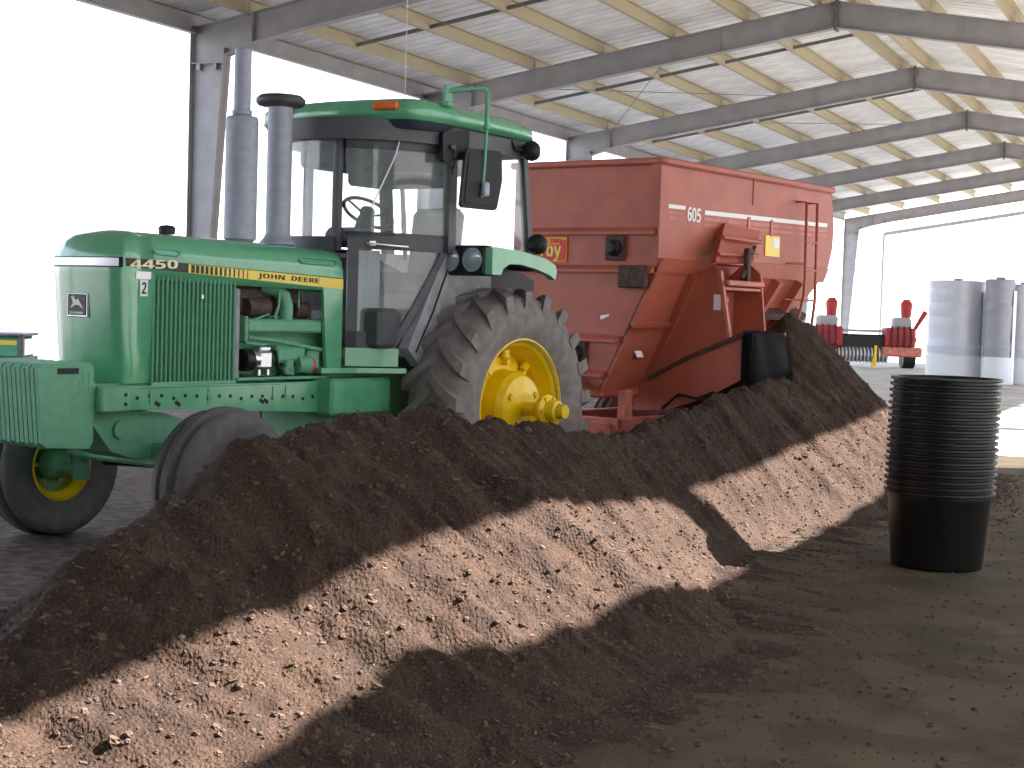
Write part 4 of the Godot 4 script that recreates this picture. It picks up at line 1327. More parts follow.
# ---------------------------------------------------------------- the mixer wagon
func build_wagon() -> void:
	var t := thing("mixer_wagon", "red hopper mixer wagon hitched behind the tractor, side conveyor spilling soil", "wagon", vehicle_at(1.245, 13.5, 0.655))
	var b: MB
	var X := Vector3(1, 0, 0)
	var Y := Vector3.UP
	var left_basis := Basis(Vector3(-1, 0, 0), Vector3.UP, Vector3(0, 0, -1))
	var front_basis := Basis(Vector3(0, 0, -1), Vector3.UP, Vector3(1, 0, 0))
	var wd := 1.60
	var ln := 3.25
	# front wall: flat plate, tapering below into the hopper
	b = MB.new()
	var fpoly := [Vector2(0, 2.90), Vector2(0, 2.03), Vector2(-0.576, 0.884), Vector2(-1.02, 0.884), Vector2(-wd, 2.03), Vector2(-wd, 2.90)]
	b.prism(fpoly, q(-0.02, 0, 0), Vector3(0, 0, -1), Y, Vector3(0.02, 0, 0))
	var fw := pt(t, "front_wall", b, M.red)
	for r in [[2.30, 0.0], [1.965, 0.02], [1.345, 0.36], [1.03, 0.51]]:
		b = MB.new()
		var c := (-wd) / 2.0
		b.prism([Vector2(0.0, 0.035), Vector2(0.05, -0.005), Vector2(0.05, -0.03), Vector2(0.0, -0.03)], q(0, r[0], -r[1] - 0.03), X, Y, q(0, 0, -wd + 2.0 * r[1] + 0.06))
		pt(fw, "pressed_rib", b, M.red)
	# stepped corner flange at the left front edge
	b = MB.new()
	b.prism([Vector2(-0.02, 2.90), Vector2(-0.075, 2.90), Vector2(-0.075, 2.70), Vector2(-0.012, 2.68), Vector2(-0.012, 2.22), Vector2(-0.06, 2.20), Vector2(-0.06, 2.06), Vector2(0.012, 2.06), Vector2(0.012, 2.90)], q(-0.01, 0, 0), Vector3(0, 0, -1), Y, Vector3(0.045, 0, 0))
	pt(t, "corner_flange", b, M.red)
	# left and right walls above the ledge; the tail bulges out
	var tail := [[2.93, -3.25], [2.75, -3.31], [2.5, -3.36], [2.3, -3.34], [2.06, -3.24]]
	for side in [0.0, 1.0]:
		b = MB.new()
		var pl := [Vector2(0, 2.90), Vector2(0, 2.06)]
		for i in range(tail.size() - 1, -1, -1): pl.append(Vector2(tail[i][1], minf(tail[i][0], 2.90)))
		b.prism(pl, q(0, 0, -wd * side), X, Y, q(0, 0, -0.02 if side == 0.0 else 0.02))
		pt(t, "side_wall", b, M.red)
	b = MB.new()
	for i in tail.size() - 1:
		var a0: Array = tail[i]
		var a1: Array = tail[i + 1]
		b.soft()
		b.quad(q(a0[1], a0[0], 0), q(a0[1], a0[0], -wd), q(a1[1], a1[0], -wd), q(a1[1], a1[0], 0))
		b.quad(q(a0[1] + 0.02, a0[0], 0), q(a0[1] + 0.02, a0[0], -wd), q(a1[1] + 0.02, a1[0], -wd), q(a1[1] + 0.02, a1[0], 0))
	var lowtail := [[2.06, -3.24, 0.0], [1.77, -2.98, -0.13], [1.36, -2.72, -0.33], [0.95, -2.5, -0.53]]
	for i in lowtail.size() - 1:
		var a0: Array = lowtail[i]
		var a1: Array = lowtail[i + 1]
		b.quad(q(a0[1], a0[0], a0[2]), q(a0[1], a0[0], -wd - a0[2]), q(a1[1], a1[0], -wd - a1[2]), q(a1[1], a1[0], a1[2]))
	pt(t, "tail_wall", b, M.red)
	# rolled top edge
	b = MB.new()
	b.box(q(0.015, 2.905, -wd / 2), Vector3(0.06, 0.06, wd + 0.08), 0.015)
	pt(t, "top_rim", b, M.red)
	for side in [0.02, -wd - 0.02]:
		b = MB.new()
		b.box(q(-ln / 2, 2.905, side), Vector3(ln + 0.04, 0.06, 0.06), 0.015)
		pt(t, "top_rim", b, M.red)
	b = MB.new()
	b.box(q(-ln, 2.905, -wd / 2), Vector3(0.06, 0.06, wd), 0.015)
	pt(t, "top_rim", b, M.red)
	# sheet seam and printed lines on the left wall
	b = MB.new()
	b.box(q(-1.62, 2.77, 0.004), Vector3(0.012, 0.26, 0.008))
	pt(t, "sheet_seam", b, M.red)
	var line := func(u0: float, u1: float, v0: float, v1: float, m: Material, called: String):
		var lb := MB.new()
		lb.prism([Vector2(u0, v0), Vector2(u1, v0 + 0.014 * (u0 - u1)), Vector2(u1, v1 + 0.014 * (u0 - u1)), Vector2(u0, v1)], q(0, 0, 0.0), X, Y, q(0, 0, 0.003))
		pt(t, called, lb, m)
	line.call(-0.12, -0.40, 2.505, 2.540, M.decal_white, "white_line")
	line.call(-0.74, -3.20, 2.488, 2.528, M.decal_white, "white_line")
	line.call(-0.12, -0.38, 2.455, 2.480, M.faded_red, "faded_line")
	line.call(-0.12, -0.38, 2.405, 2.435, M.faded_red, "faded_line")
	line.call(-0.72, -3.20, 2.435, 2.465, M.faded_red, "faded_line")
	line.call(-0.72, -3.20, 2.385, 2.410, M.faded_red, "faded_line")
	lettering(t, "605", q(-0.55, 2.475, 0.004), left_basis, 0.13, 0.23, M.decal_white)
	for u in [-1.55, -2.0]:
		b = MB.new()
		b.box(q(u, 2.44, 0.006), Vector3(0.05, 0.16, 0.012), 0.003)
		pt(t, "hinge_strap", b, M.faded_red)
	# ledge along the left side
	b = MB.new()
	b.prism([Vector2(0.0, 2.07), Vector2(0.035, 2.065), Vector2(-0.02, 1.945), Vector2(-0.05, 1.945)], q(-0.005, 0, 0), Vector3(0, 0, -1), Y, Vector3(-0.93, 0, 0))
	pt(t, "side_ledge", b, M.red)
	b = MB.new()
	b.prism([Vector2(0.0, 2.10), Vector2(0.035, 2.095), Vector2(-0.02, 1.955), Vector2(-0.05, 1.955)], q(-1.55, 0, 0), Vector3(0, 0, -1), Y, Vector3(-1.66, 0, 0))
	pt(t, "side_ledge", b, M.red)
	# sloping hopper side: main sheet with raised panels and ribs
	var slope := func(u: float, v: float, out := 0.0) -> Vector3:   # a point on the left slope, pushed out
		var s := (2.03 - v) / 1.146
		return q(u, v, -0.576 * s) + q(0, -0.45, 0.893) * out
	var sheet := func(called: String, pts: Array, o0: float, o1: float, m: Material):
		var sb := MB.new()
		var lo := []
		var hi := []
		for p in pts:
			lo.append(slope.call(p.x, p.y, o0))
			hi.append(slope.call(p.x, p.y, o1))
		sb.flat()
		var ids := Geometry2D.triangulate_polygon(PackedVector2Array(pts))
		for i in range(0, ids.size(), 3):
			sb.tri(hi[ids[i]], hi[ids[i + 1]], hi[ids[i + 2]])
			sb.tri(lo[ids[i]], lo[ids[i + 2]], lo[ids[i + 1]])
		for i in pts.size():
			var j: int = (i + 1) % pts.size()
			sb.quad(lo[i], hi[i], hi[j], lo[j])
		pt(t, called, sb, m)
	sheet.call("hopper_side", [Vector2(0, 2.03), Vector2(0, 0.884), Vector2(-2.5, 0.93), Vector2(-3.2, 2.05)], -0.02, 0.0, M.red)
	sheet.call("slope_panel", [Vector2(0.0, 1.925), Vector2(0.0, 1.51), Vector2(-0.56, 1.53), Vector2(-0.50, 1.935)], 0.0, 0.025, M.red)
	sheet.call("slope_shelf", [Vector2(0.01, 1.515), Vector2(0.01, 1.475), Vector2(-0.56, 1.49), Vector2(-0.56, 1.53)], 0.0, 0.06, M.red)
	sheet.call("slope_panel", [Vector2(0.0, 1.385), Vector2(0.0, 0.875), Vector2(-0.50, 0.94), Vector2(-0.56, 1.02), Vector2(-0.56, 1.395)], 0.0, 0.03, M.red)
	sheet.call("slope_rib", [Vector2(-0.57, 1.95), Vector2(-0.61, 0.96), Vector2(-0.68, 0.96), Vector2(-0.64, 1.95)], 0.0, 0.08, M.red)
	for u in [-2.15, -2.62]:
		sheet.call("slope_rib", [Vector2(u, 1.96), Vector2(u + 0.18, 1.25), Vector2(u + 0.10, 1.25), Vector2(u - 0.07, 1.96)], 0.0, 0.09, M.red)
	b = MB.new()
	b.box(slope.call(-0.27, 1.25, 0.035), Vector3(0.11, 0.11, 0.006), 0.0, Basis(Vector3(1, 0, 0), 0.465))
	pt(t, "white_decal", b, M.decal_white)
	sheet.call("hopper_gutter", [Vector2(-1.40, 1.66), Vector2(-1.40, 1.60), Vector2(-2.95, 1.62), Vector2(-2.95, 1.68)], 0.0, 0.13, M.rust)
	# right slope and floor trough
	b = MB.new()
	b.quad(q(0, 2.03, -wd), q(0, 0.884, -1.02), q(-2.5, 0.93, -1.02), q(-3.2, 2.05, -wd))
	b.quad(q(0, 2.03, -wd + 0.02), q(0, 0.9, -1.0), q(-2.5, 0.95, -1.0), q(-3.2, 2.05, -wd + 0.02))
	pt(t, "hopper_side", b, M.red)
	b = MB.new()
	b.box(q(-1.3, 0.86, -0.8), Vector3(2.6, 0.10, 0.5), 0.02)
	pt(t, "hopper_trough", b, M.red)
	# discharge door high on the left wall with its lifting frame
	b = MB.new()
	var hang := [q(-1.05, 2.43, 0.02), q(-1.75, 2.40, 0.02), q(-1.22, 2.08, 0.25), q(-0.50, 2.05, 0.25)]
	var dn := ((hang[1] - hang[0] as Vector3).cross(hang[3] - hang[0])).normalized() * 0.025
	b.loft([hang, hang.map(func(p): return p + dn)], true, false)
	var dd := pt(t, "discharge_door", b, M.red)
	b = MB.new()
	b.loft([[hang[0] + dn * 2.2, hang[0] + dn * 2.2 + q(-0.05, 0, 0), hang[3] + dn * 2.2 + q(-0.05, 0, 0), hang[3] + dn * 2.2], [hang[0] - dn, hang[0] - dn + q(-0.05, 0, 0), hang[3] - dn + q(-0.05, 0, 0), hang[3] - dn]], true, false)
	pt(dd, "door_edge", b, M.red)
	for f in [0.42, 0.85]:
		b = MB.new()
		var l0: Vector3 = hang[0].lerp(hang[3], f) - dn * 1.5
		var l1: Vector3 = hang[1].lerp(hang[2], f) - dn * 1.5
		b.tube([l0, l1], 0.022, 6)
		b.tube([l0 + dn * 3.5, l1 + dn * 3.5], 0.022, 6)
		pt(dd, "door_bar", b, M.red)
	b = MB.new()
	b.box(q(-1.02, 2.02, 0.30), Vector3(0.06, 0.30, 0.05), 0.008)
	b.tube([q(-1.25, 2.22, 0.24), q(-0.92, 1.92, 0.30)], 0.022, 6)
	b.box(q(-1.04, 2.17, 0.30), Vector3(0.10, 0.06, 0.06), 0.01)
	pt(dd, "lift_arm", b, M.rust)
	# side plates that carry the conveyor
	b = MB.new()
	b.prism([Vector2(-0.045, 1.93), Vector2(0.173, 2.03), Vector2(0.255, 1.98), Vector2(0.319, 1.686), Vector2(0.38, 1.35), Vector2(0.05, 1.2), Vector2(-0.444, 0.98)], q(-0.645, 0, 0), Vector3(0, 0, -1), Y, Vector3(0.025, 0, 0))
	var pa := pt(t, "conveyor_side_plate", b, M.red)
	b = MB.new()
	b.prism([Vector2(0.22, 1.985), Vector2(0.262, 1.98), Vector2(0.39, 1.35), Vector2(0.36, 1.35)], q(-0.65, 0, 0), Vector3(0, 0, -1), Y, Vector3(0.04, 0, 0))
	pt(pa, "plate_edge", b, M.faded_red)
	b = MB.new()
	b.box(q(-0.617, 1.70, 0.235), Vector3(0.004, 0.14, 0.075))
	pt(pa, "white_decal", b, M.decal_white)
	b = MB.new()
	b.prism([Vector2(-0.04, 1.95), Vector2(0.10, 2.06), Vector2(0.18, 2.06), Vector2(0.29, 1.97), Vector2(0.36, 1.40), Vector2(0.2, 1.2), Vector2(-0.4, 0.98)], q(-1.32, 0, 0), Vector3(0, 0, -1), Y, Vector3(0.025, 0, 0))
	pt(t, "conveyor_side_plate", b, M.red)
	b = MB.new()
	b.box(q(-0.965, 1.875, 0.30), Vector3(0.66, 0.05, 0.08), 0.01)
	b.box(q(-0.965, 1.825, 0.27), Vector3(0.66, 0.03, 0.06), 0.006)
	pt(t, "cross_bar", b, M.faded_red)
	b = MB.new()
	b.box(q(-0.96, 1.4, 0.02), Vector3(0.64, 0.8, 0.02))
	b.box(q(-0.90, 1.73, 0.10), Vector3(0.06, 0.06, 0.16), 0.01)
	pt(t, "discharge_back_plate", b, M.red)
	# inclined conveyor trough, rubber flap at its mouth
	b = MB.new()
	for u in [-0.62, -1.32]:
		b.prism([Vector2(-0.60, 0.90), Vector2(-0.44, 0.985), Vector2(-0.05, 1.185), Vector2(0.56, 1.44), Vector2(0.58, 1.05), Vector2(0.16, 0.84), Vector2(-0.24, 0.71), Vector2(-0.60, 0.68)], q(u, 0, 0), Vector3(0, 0, -1), Y, Vector3(0.025, 0, 0))
	b.prism([Vector2(-0.60, 0.75), Vector2(-0.24, 0.78), Vector2(0.16, 0.92), Vector2(0.58, 1.12), Vector2(0.58, 1.06), Vector2(0.16, 0.86), Vector2(-0.24, 0.72), Vector2(-0.60, 0.69)], q(-1.30, 0, 0), Vector3(0, 0, -1), Y, Vector3(0.68, 0, 0))
	var cv := pt(t, "conveyor_trough", b, M.red)
	b = MB.new()
	b.prism([Vector2(-0.44, 1.0), Vector2(-0.05, 1.20), Vector2(0.56, 1.455), Vector2(0.56, 1.42), Vector2(-0.05, 1.165), Vector2(-0.44, 0.965)], q(-0.60, 0, 0), Vector3(0, 0, -1), Y, Vector3(0.035, 0, 0))
	pt(cv, "trough_lip", b, M.rust)
	b = MB.new()
	var fl := []
	for lv in [[1.45, 0.555, 0.0], [1.43, 0.60, 0.0], [1.25, 0.63, 0.03], [1.10, 0.645, 0.10], [0.98, 0.63, 0.16]]:
		var ring := []
		for i in 7:
			var u: float = -0.55 - i * (0.112 + lv[2] * 0.12)
			ring.append(q(u, lv[0] + 0.012 * sin(i * 1.9), lv[1] + 0.014 * sin(i * 2.3 + lv[0] * 4.0)))
		for i in range(6, -1, -1):
			var u: float = -0.55 - i * (0.112 + lv[2] * 0.12)
			ring.append(q(u, lv[0] + 0.012 * sin(i * 1.9), lv[1] - 0.02 + 0.014 * sin(i * 2.3 + lv[0] * 4.0)))
		fl.append(ring)
	b.loft(fl, true)
	b.box(q(-0.575, 1.22, 0.575), Vector3(0.02, 0.42, 0.10), 0.003)
	pt(t, "rubber_flap", b, M.flap_rubber, "black rubber flap at the conveyor mouth")
	for hz in [[q(-0.58, 0.72, -0.28), q(-0.56, 0.86, -0.10), q(-0.56, 0.83, 0.10), q(-0.58, 0.90, 0.25)]]:
		b = MB.new()
		b.tube(hz, 0.012, 6)
		pt(t, "hydraulic_hose", b, M.black)
	b = MB.new()
	b.cyl(q(-1.0, 0.93, 0.40), q(-1.16, 0.93, 0.46), 0.08, 0.08, 14)
	pt(t, "hydraulic_motor", b, M.silver)
	# ladder on the left rear
	b = MB.new()
	b.tube([q(-2.50, 2.735, 0.0), q(-2.51, 2.73, 0.11), q(-2.52, 2.0, 0.12), q(-2.51, 1.80, 0.12), q(-2.42, 1.35, 0.06)], 0.015, 6)
	var la := pt(t, "ladder_rail", b, M.red)
	b = MB.new()
	b.tube([q(-2.74, 2.735, 0.0), q(-2.745, 2.73, 0.11), q(-2.75, 2.0, 0.12), q(-2.75, 1.75, 0.12), q(-2.72, 1.0, 0.06)], 0.015, 6)
	pt(t, "ladder_rail", b, M.red)
	for v in [2.34, 2.06, 1.76, 1.48]:
		b = MB.new()
		b.cyl(q(-2.50, v, 0.118), q(-2.76, v, 0.118), 0.013, 0.013, 6)
		pt(la, "rung", b, M.faded_red)
	for v in [2.12, 1.76]:
		b = MB.new()
		b.tube([q(-2.34, v, 0.0), q(-2.52, v, 0.115)], 0.012, 6)
		pt(la, "ladder_stay", b, M.red)
	# signs
	b = MB.new()
	b.box(q(-2.03, 2.27, 0.006), Vector3(0.29, 0.20, 0.006))
	var sg := pt(t, "notice_plate", b, M.decal_yellow)
	b = MB.new()
	b.box(q(-2.10, 2.30, 0.010), Vector3(0.12, 0.09, 0.004))
	pt(sg, "notice_field", b, M.decal_white)
	b = MB.new()
	b.box(q(0.008, 2.135, -1.235), Vector3(0.012, 0.225, 0.50))
	var ks := pt(t, "maker_sign", b, M.sign_orange, "orange and red maker sign")
	b = MB.new()
	b.box(q(0.015, 2.128, -1.03), Vector3(0.006, 0.19, 0.065))
	b.box(q(0.014, 2.108, -1.20), Vector3(0.005, 0.145, 0.40))
	pt(ks, "sign_field", b, M.sign_red)
	lettering(ks, "Kirby", q(0.020, 2.118, -1.225), front_basis, 0.175, 0.37, M.decal_yellow)
	lettering(ks, "INC.", q(0.020, 2.215, -1.10), front_basis, 0.04, 0.13, M.sign_red)
	b = MB.new()
	b.prism([Vector2(-0.60, 1.55), Vector2(-0.50, 1.565), Vector2(-0.51, 1.545), Vector2(-0.59, 1.51)], q(0.002, 0, 0), Vector3(0, 0, -1), Y, Vector3(0.003, 0, 0))
	pt(fw, "torn_sticker", b, M.decal_white)
	# shaft bearings and a box on the front wall
	for kp in [[2.15, -0.45], [1.205, -0.83]]:
		b = MB.new()
		b.box(q(0.02, kp[0], kp[1]), Vector3(0.04, 0.22, 0.20), 0.01)
		var br := pt(t, "bearing_block", b, M.rust)
		b = MB.new()
		b.lathe([Vector2(0.075, 0.03), Vector2(0.075, 0.06), Vector2(0.055, 0.075), Vector2(0.04, 0.11), Vector2(0, 0.115)], q(0, kp[0], kp[1]), X, 18, false)
		pt(br, "bearing_hub", b, M.black)
	b = MB.new()
	b.box(q(0.05, 1.90, -0.235), Vector3(0.09, 0.20, 0.27), 0.012)
	pt(t, "gear_box", b, M.rust)
	# chassis, tongue, running gear
	b = MB.new()
	b.box(q(-1.4, 0.57, -0.36), Vector3(3.0, 0.15, 0.10), 0.012)
	b.box(q(-1.4, 0.57, -1.24), Vector3(3.0, 0.15, 0.10), 0.012)
	b.box(q(0.06, 0.57, -0.80), Vector3(0.10, 0.15, 0.98), 0.012)
	b.box(q(-2.7, 0.57, -0.80), Vector3(0.10, 0.17, 1.30), 0.012)
	var ch := pt(t, "chassis", b, M.faded_red)
	for leg in [[-0.12, -0.22], [-0.12, -1.38], [-2.4, -0.22], [-2.4, -1.38]]:
		b = MB.new()
		b.box(q(leg[0], 0.76, leg[1] - 0.16 * signf(leg[1] + 0.8)), Vector3(0.12, 0.26, 0.09), 0.012)
		pt(ch, "chassis_leg", b, M.faded_red)
	b = MB.new()
	b.prism([Vector2(-0.2, -0.30), Vector2(1.72, -0.77), Vector2(1.72, -0.85), Vector2(-0.2, -1.30), Vector2(-0.2, -1.16), Vector2(1.3, -0.81), Vector2(-0.2, -0.44)], q(0, 0.48, 0), X, Vector3(0, 0, -1), Vector3(0, 0.12, 0))
	pt(t, "tongue", b, M.faded_red)
	b = MB.new()
	b.tube([q(0.05, 0.95, -0.80), q(0.8, 0.80, -0.80), q(1.5, 0.70, -0.80)], 0.05, 10)
	pt(t, "drive_shaft", b, M.black)
	b = MB.new()
	b.cyl(q(-1.8, 0.40, -0.05), q(-1.8, 0.40, -1.55), 0.05, 0.05, 12)
	pt(t, "axle", b, M.black)
	var wt := rib_tire(0.40, 0.24, 0.21)
	for w in [-0.02, -1.58]:
		part(t, "tire", wt, M.rubber, "", Transform3D(Basis(), q(-1.8, 0.40, w)))
		b = MB.new()
		b.lathe([Vector2(0.215, -0.08), Vector2(0.2, -0.03), Vector2(0.08, 0.0), Vector2(0.07, 0.05), Vector2(0, 0.06)], q(-1.8, 0.40, w), Vector3(0, 0, 1 if w < -1 else -1), 24, false)
		pt(t, "wheel_rim", b, M.faded_red)


# ---------------------------------------------------------------- pots, far things
func build_pots() -> void:
	var b := MB.new()
	var h := 0.50
	b.lathe([Vector2(0.0, 0.004), Vector2(0.27, 0.0), Vector2(0.285, 0.006), Vector2(0.29, 0.02), Vector2(0.322, h - 0.07), Vector2(0.328, h - 0.06), Vector2(0.330, h - 0.02)], Vector3.ZERO, Vector3.UP, 48)
	b.lathe([Vector2(0.326, h - 0.02), Vector2(0.318, h - 0.06), Vector2(0.286, 0.02), Vector2(0.27, 0.012), Vector2(0.0, 0.012)], Vector3.ZERO, Vector3.UP, 48)
	var body := b.done()
	b = MB.new()
	b.lathe([Vector2(0.329, h - 0.022), Vector2(0.347, h - 0.020), Vector2(0.352, h - 0.014), Vector2(0.352, h - 0.004), Vector2(0.346, h), Vector2(0.330, h), Vector2(0.325, h - 0.006), Vector2(0.325, h - 0.022)], Vector3.ZERO, Vector3.UP, 48, false)
	var rim := b.done()
	rng.seed = 5
	for i in 19:
		var place: String = ["lowest", "second", "third", "fourth", "fifth", "sixth", "seventh", "eighth", "ninth", "tenth", "eleventh", "twelfth", "thirteenth", "fourteenth", "fifteenth", "sixteenth", "seventeenth", "eighteenth", "topmost"][i]
		var label := "black round nursery pot, %s up from the floor in the nested stack" % place
		if i == 0: label = "black nursery pot standing on the floor, lowest of the nested stack"
		elif i == 18: label = "black nursery pot with open mouth, topmost of the nested stack"
		var p := thing("nursery_pot", label, "pot", Transform3D(Basis(Vector3.UP, rng.randf() * TAU), Vector3(2.795 + 0.0008 * i + rng.randf_range(-0.003, 0.003), 0.001 + i * 0.0405, -10.03 + rng.randf_range(-0.003, 0.003))), "stacked black nursery pots")
		part(p, "pot_body", body, M.pot)
		part(p, "pot_rim", rim, M.pot)

func flat_at(x: float, z: float, turn := 0.0) -> Transform3D:
	return Transform3D(Basis(Vector3.UP, turn), Vector3(x, 0, -z))

func build_background() -> void:
	var b: MB
	# tall wrapped rolls
	var rolls := [["wide silver-grey wrapped roll standing on end behind the pots", 11.86, 41.6, 0.74, 2.68, M.film], ["slim grey wrapped roll standing on end beside the wide silver roll", 12.62, 40.4, 0.37, 2.72, M.grey_film], ["pale grey wrapped roll standing on end, outermost of the three", 13.42, 40.9, 0.42, 2.62, M.film]]
	for r in rolls:
		var t := thing("wrapped_roll", r[0], "roll", flat_at(r[1], r[2]))
		b = MB.new()
		var prof := []
		var k := 14
		for i in k + 1:
			var wob: float = 0.012 * sin(i * 2.7) + 0.008 * sin(i * 5.1)
			prof.append(Vector2(r[3] + wob, r[4] * i / k))
		prof.append(Vector2(r[3] * 0.9, r[4] + 0.02))
		prof.append(Vector2(0.12, r[4] + 0.02))
		b.lathe(prof, Vector3.ZERO, Vector3.UP, 32, false)
		pt(t, "roll_wrap", b, r[5])
		b = MB.new()
		b.lathe([Vector2(r[3] + 0.022, 0.02), Vector2(r[3] + 0.026, r[4] * 0.26), Vector2(r[3] + 0.01, r[4] * 0.265)], Vector3.ZERO, Vector3.UP, 32, false)
		pt(t, "lower_band", b, M.pale_film)
		b = MB.new()
		b.lathe([Vector2(0.12, r[4] - 0.3), Vector2(0.12, r[4] + 0.08), Vector2(0.10, r[4] + 0.08), Vector2(0.10, r[4] - 0.3)], Vector3.ZERO, Vector3.UP, 20, false)
		pt(t, "core_tube", b, M.grey_film)
		b = MB.new()
		for i in 2:
			b.soft()
			var pts := []
			for j in 9:
				var a := 0.25 + 0.06 * j + i * 0.1
				pts.append([Vector3(cos(a), 0, sin(a)) * (r[3] + 0.03 + 0.02 * sin(j * 2.0)), 0.06 + 0.02 * sin(j * 1.3)])
			for j in 8:
				b.quad(pts[j][0] + Vector3(0, 0.02, 0), pts[j][0] + Vector3(0, r[4] * 0.9, 0), pts[j + 1][0] + Vector3(0, r[4] * 0.9, 0), pts[j + 1][0] + Vector3(0, 0.02, 0))
		pt(t, "loose_wrap", b, M.white_wrap)
	# red and black seeding implement parked at the far end
	var p := thing("seed_drill", "red and black farm implement parked far off behind the soil heap", "implement", flat_at(11.7, 52.0))
	b = MB.new()
	b.box(Vector3(0, 0.95, 0), Vector3(3.6, 0.16, 0.16), 0.02)
	b.box(Vector3(0, 0.62, 0.3), Vector3(3.4, 0.10, 0.10), 0.02)
	pt(p, "tool_bar", b, M.farm_red)
	for s in [[-1.35, 1.15], [1.15, 1.0]]:
		b = MB.new()
		b.box(Vector3(s[0], 1.02, 0.2), Vector3(s[1], 0.66, 0.7), 0.06)
		pt(p, "gear_housing", b, M.farm_red)
		b = MB.new()
		b.box(Vector3(s[0] + 0.1, 1.5, 0.1), Vector3(s[1] * 0.6, 0.4, 0.5), 0.08)
		pt(p, "hopper", b, M.steel)
		b = MB.new()
		b.cyl(Vector3(s[0] + 0.25, 1.7, 0.1), Vector3(s[0] + 0.25, 2.15, 0.1), 0.16, 0.2, 14)
		b.cyl(Vector3(s[0] + 0.25, 2.15, 0.1), Vector3(s[0] + 0.25, 2.3, 0.1), 0.2, 0.1, 14)
		pt(p, "red_canister", b, M.farm_red)
		for i in 4:
			b = MB.new()
			b.tube([Vector3(s[0] - 0.3 + i * 0.2, 1.4, 0.5), Vector3(s[0] - 0.32 + i * 0.22, 1.0, 0.62), Vector3(s[0] - 0.3 + i * 0.2, 0.5, 0.6)], 0.03, 6)
			pt(p, "seed_hose", b, M.black)
	b = MB.new()
	b.cyl(Vector3(1.5, 1.0, 0.2), Vector3(2.05, 1.9, 0.1), 0.04, 0.09, 10)
	pt(p, "marker_arm", b, M.farm_red)
	b = MB.new()
	b.cyl(Vector3(-1.2, 0.42, 0.35), Vector3(0.75, 0.42, 0.35), 0.22, 0.22, 20)
	var rl := pt(p, "packer_roller", b, M.bare_steel)
	for i in 16:
		b = MB.new()
		b.cyl(Vector3(-1.15 + i * 0.122, 0.42, 0.35), Vector3(-1.11 + i * 0.122, 0.42, 0.35), 0.27, 0.27, 18)
		pt(rl, "roller_ring", b, M.silver)
	b = MB.new()
	b.box(Vector3(-0.2, 0.85, 0.1), Vector3(1.9, 0.5, 0.5), 0.05)
	pt(p, "roller_guard", b, M.black)
	b = MB.new()
	b.box(Vector3(-0.1, 1.22, 0.1), Vector3(2.2, 0.08, 0.6), 0.02)
	pt(p, "cover_board", b, M.steel)
	b = MB.new()
	b.box(Vector3(1.2, 0.55, 0.5), Vector3(1.3, 0.32, 0.3), 0.05)
	pt(p, "front_beam", b, M.faded_red)
	for x in [-1.5, 1.55]:
		b = MB.new()
		b.cyl(Vector3(x - 0.2, 0.36, -0.1), Vector3(x + 0.2, 0.36, -0.1), 0.36, 0.36, 24)
		pt(p, "tire", b, M.black)
	b = MB.new()
	b.tube([Vector3(0.3, 0.75, 0.65), Vector3(0.3, 0.05, 0.65)], 0.05, 6)
	b.tube([Vector3(0.3, 0.45, 0.65), Vector3(0.18, 0.02, 0.65)], 0.035, 6)
	b.box(Vector3(0.27, 0.012, 0.65), Vector3(0.3, 0.024, 0.16))
	pt(p, "jack_stand", b, M.yellow, "yellow jack stand")
	# green machine at the yard edge, seen past the front weights
	var g := thing("parked_mower", "green parked machine with a yellow stripe, beyond the front weights", "machine", flat_at(-7.55, 21.0, 0.1))
	b = MB.new()
	b.box(Vector3(0, 0.86, 0), Vector3(1.9, 0.30, 0.9), 0.04)
	var hb := pt(g, "body", b, M.green)
	b = MB.new()
	b.box(Vector3(0, 0.925, 0.452), Vector3(1.8, 0.06, 0.006))
	pt(hb, "yellow_stripe", b, M.decal_yellow)
	b = MB.new()
	b.box(Vector3(0, 1.03, 0), Vector3(1.98, 0.04, 0.98), 0.01)
	b.box(Vector3(0, 0.70, 0), Vector3(1.98, 0.06, 0.96), 0.01)
	b.box(Vector3(0.95, 0.86, 0.4), Vector3(0.06, 0.36, 0.12), 0.01)
	pt(g, "body_frame", b, M.bare_steel)
	for x in [-0.5, 0.62]:
		for z in [-0.4, 0.4]:
			b = MB.new()
			b.cyl(Vector3(x, 0.33, z - 0.11), Vector3(x, 0.33, z + 0.11), 0.33, 0.33, 24)
			var ty := pt(g, "tire", b, M.black)
			b = MB.new()
			b.cyl(Vector3(x, 0.33, z + 0.10), Vector3(x, 0.33, z + 0.125), 0.19, 0.17, 20)
			pt(ty, "yellow_rim", b, M.yellow)
	b = MB.new()
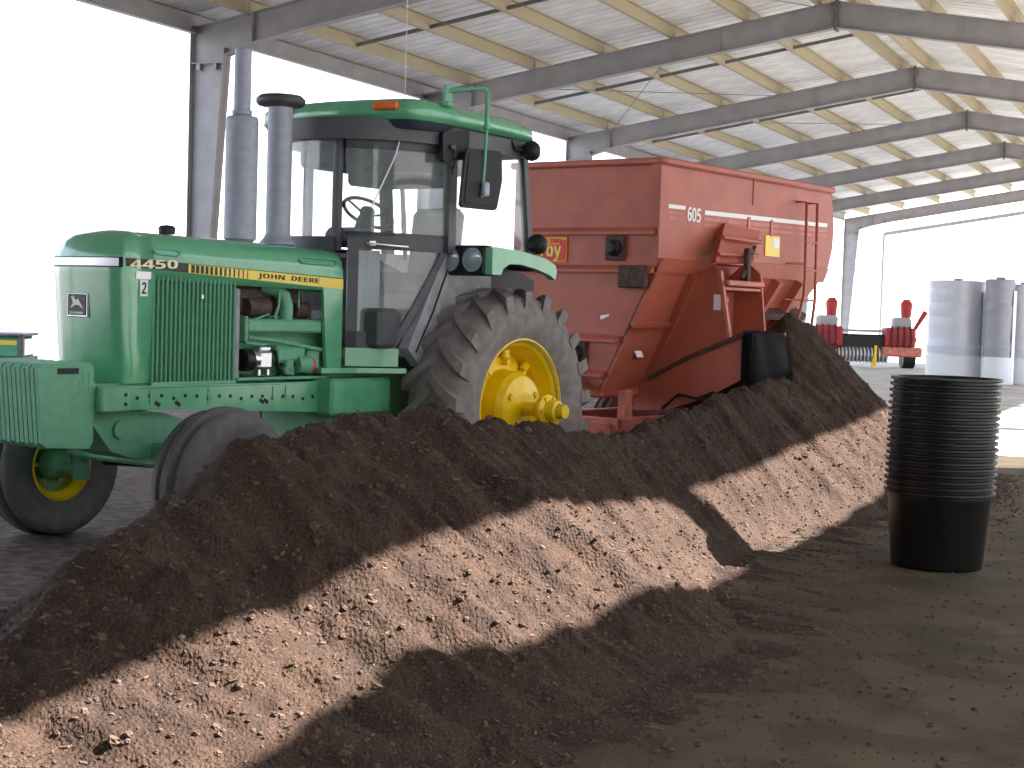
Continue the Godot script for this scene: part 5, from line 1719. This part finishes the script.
	b.box(Vector3(0, 0.52, 0), Vector3(1.5, 0.30, 0.6), 0.04)
	pt(g, "underframe", b, M.bare_steel)
	# string hanging from the roof past the cab
	var s := thing("hanging_string", "thin white string hanging from the roof behind the cab", "string", Transform3D(Basis(), Vector3(-1.36, 0, -18.3)))
	b = MB.new()
	b.cyl(Vector3(0, 2.2, 0), Vector3(0, 6.24, 0), 0.006, 0.006, 6)
	pt(s, "string_line", b, M.string)


func _ready() -> void:
	rng.seed = 1
	var cam := Camera3D.new()
	cam.name = "camera"
	cam.fov = rad_to_deg(2.0 * atan(384.0 / 1550.0))
	cam.position = Vector3(0, 1.585, 0)
	cam.rotation = Vector3(-0.0485, 0, 0.0312)
	cam.near = 0.05
	cam.far = 600
	add_child(cam)
	cam.current = true
	var env := Environment.new()
	env.background_mode = Environment.BG_SKY
	var sky := Sky.new()
	var sm := ProceduralSkyMaterial.new()
	sm.sky_top_color = Color(0.80, 0.88, 1.0)
	sm.sky_horizon_color = Color(1.0, 1.0, 1.0)
	sm.ground_bottom_color = Color(0.8, 0.78, 0.75)
	sm.ground_horizon_color = Color(1.0, 1.0, 1.0)
	sky.sky_material = sm
	env.sky = sky
	env.background_energy_multiplier = 2.5
	env.tonemap_mode = Environment.TONE_MAPPER_LINEAR
	env.tonemap_exposure = 1.35
	env.sdfgi_enabled = true
	env.ssao_enabled = true
	env.ssil_enabled = true
	var we := WorldEnvironment.new()
	we.name = "world"
	we.environment = env
	add_child(we)
	var sun := DirectionalLight3D.new()
	sun.name = "sun"
	sun.light_energy = 6.3
	sun.light_color = Color(1.0, 0.97, 0.93)
	sun.light_angular_distance = 0.6
	sun.shadow_enabled = true
	sun.sky_mode = DirectionalLight3D.SKY_MODE_LIGHT_ONLY
	add_child(sun)
	sun.look_at_from_position(Vector3.ZERO, -Vector3(1.0, 0.915, -0.045), Vector3.UP)
	materials()
	build_ground()
	build_roof()
	build_columns()
	build_walls()
	build_pile()
	build_tractor()
	build_wagon()
	build_pots()
	build_background()
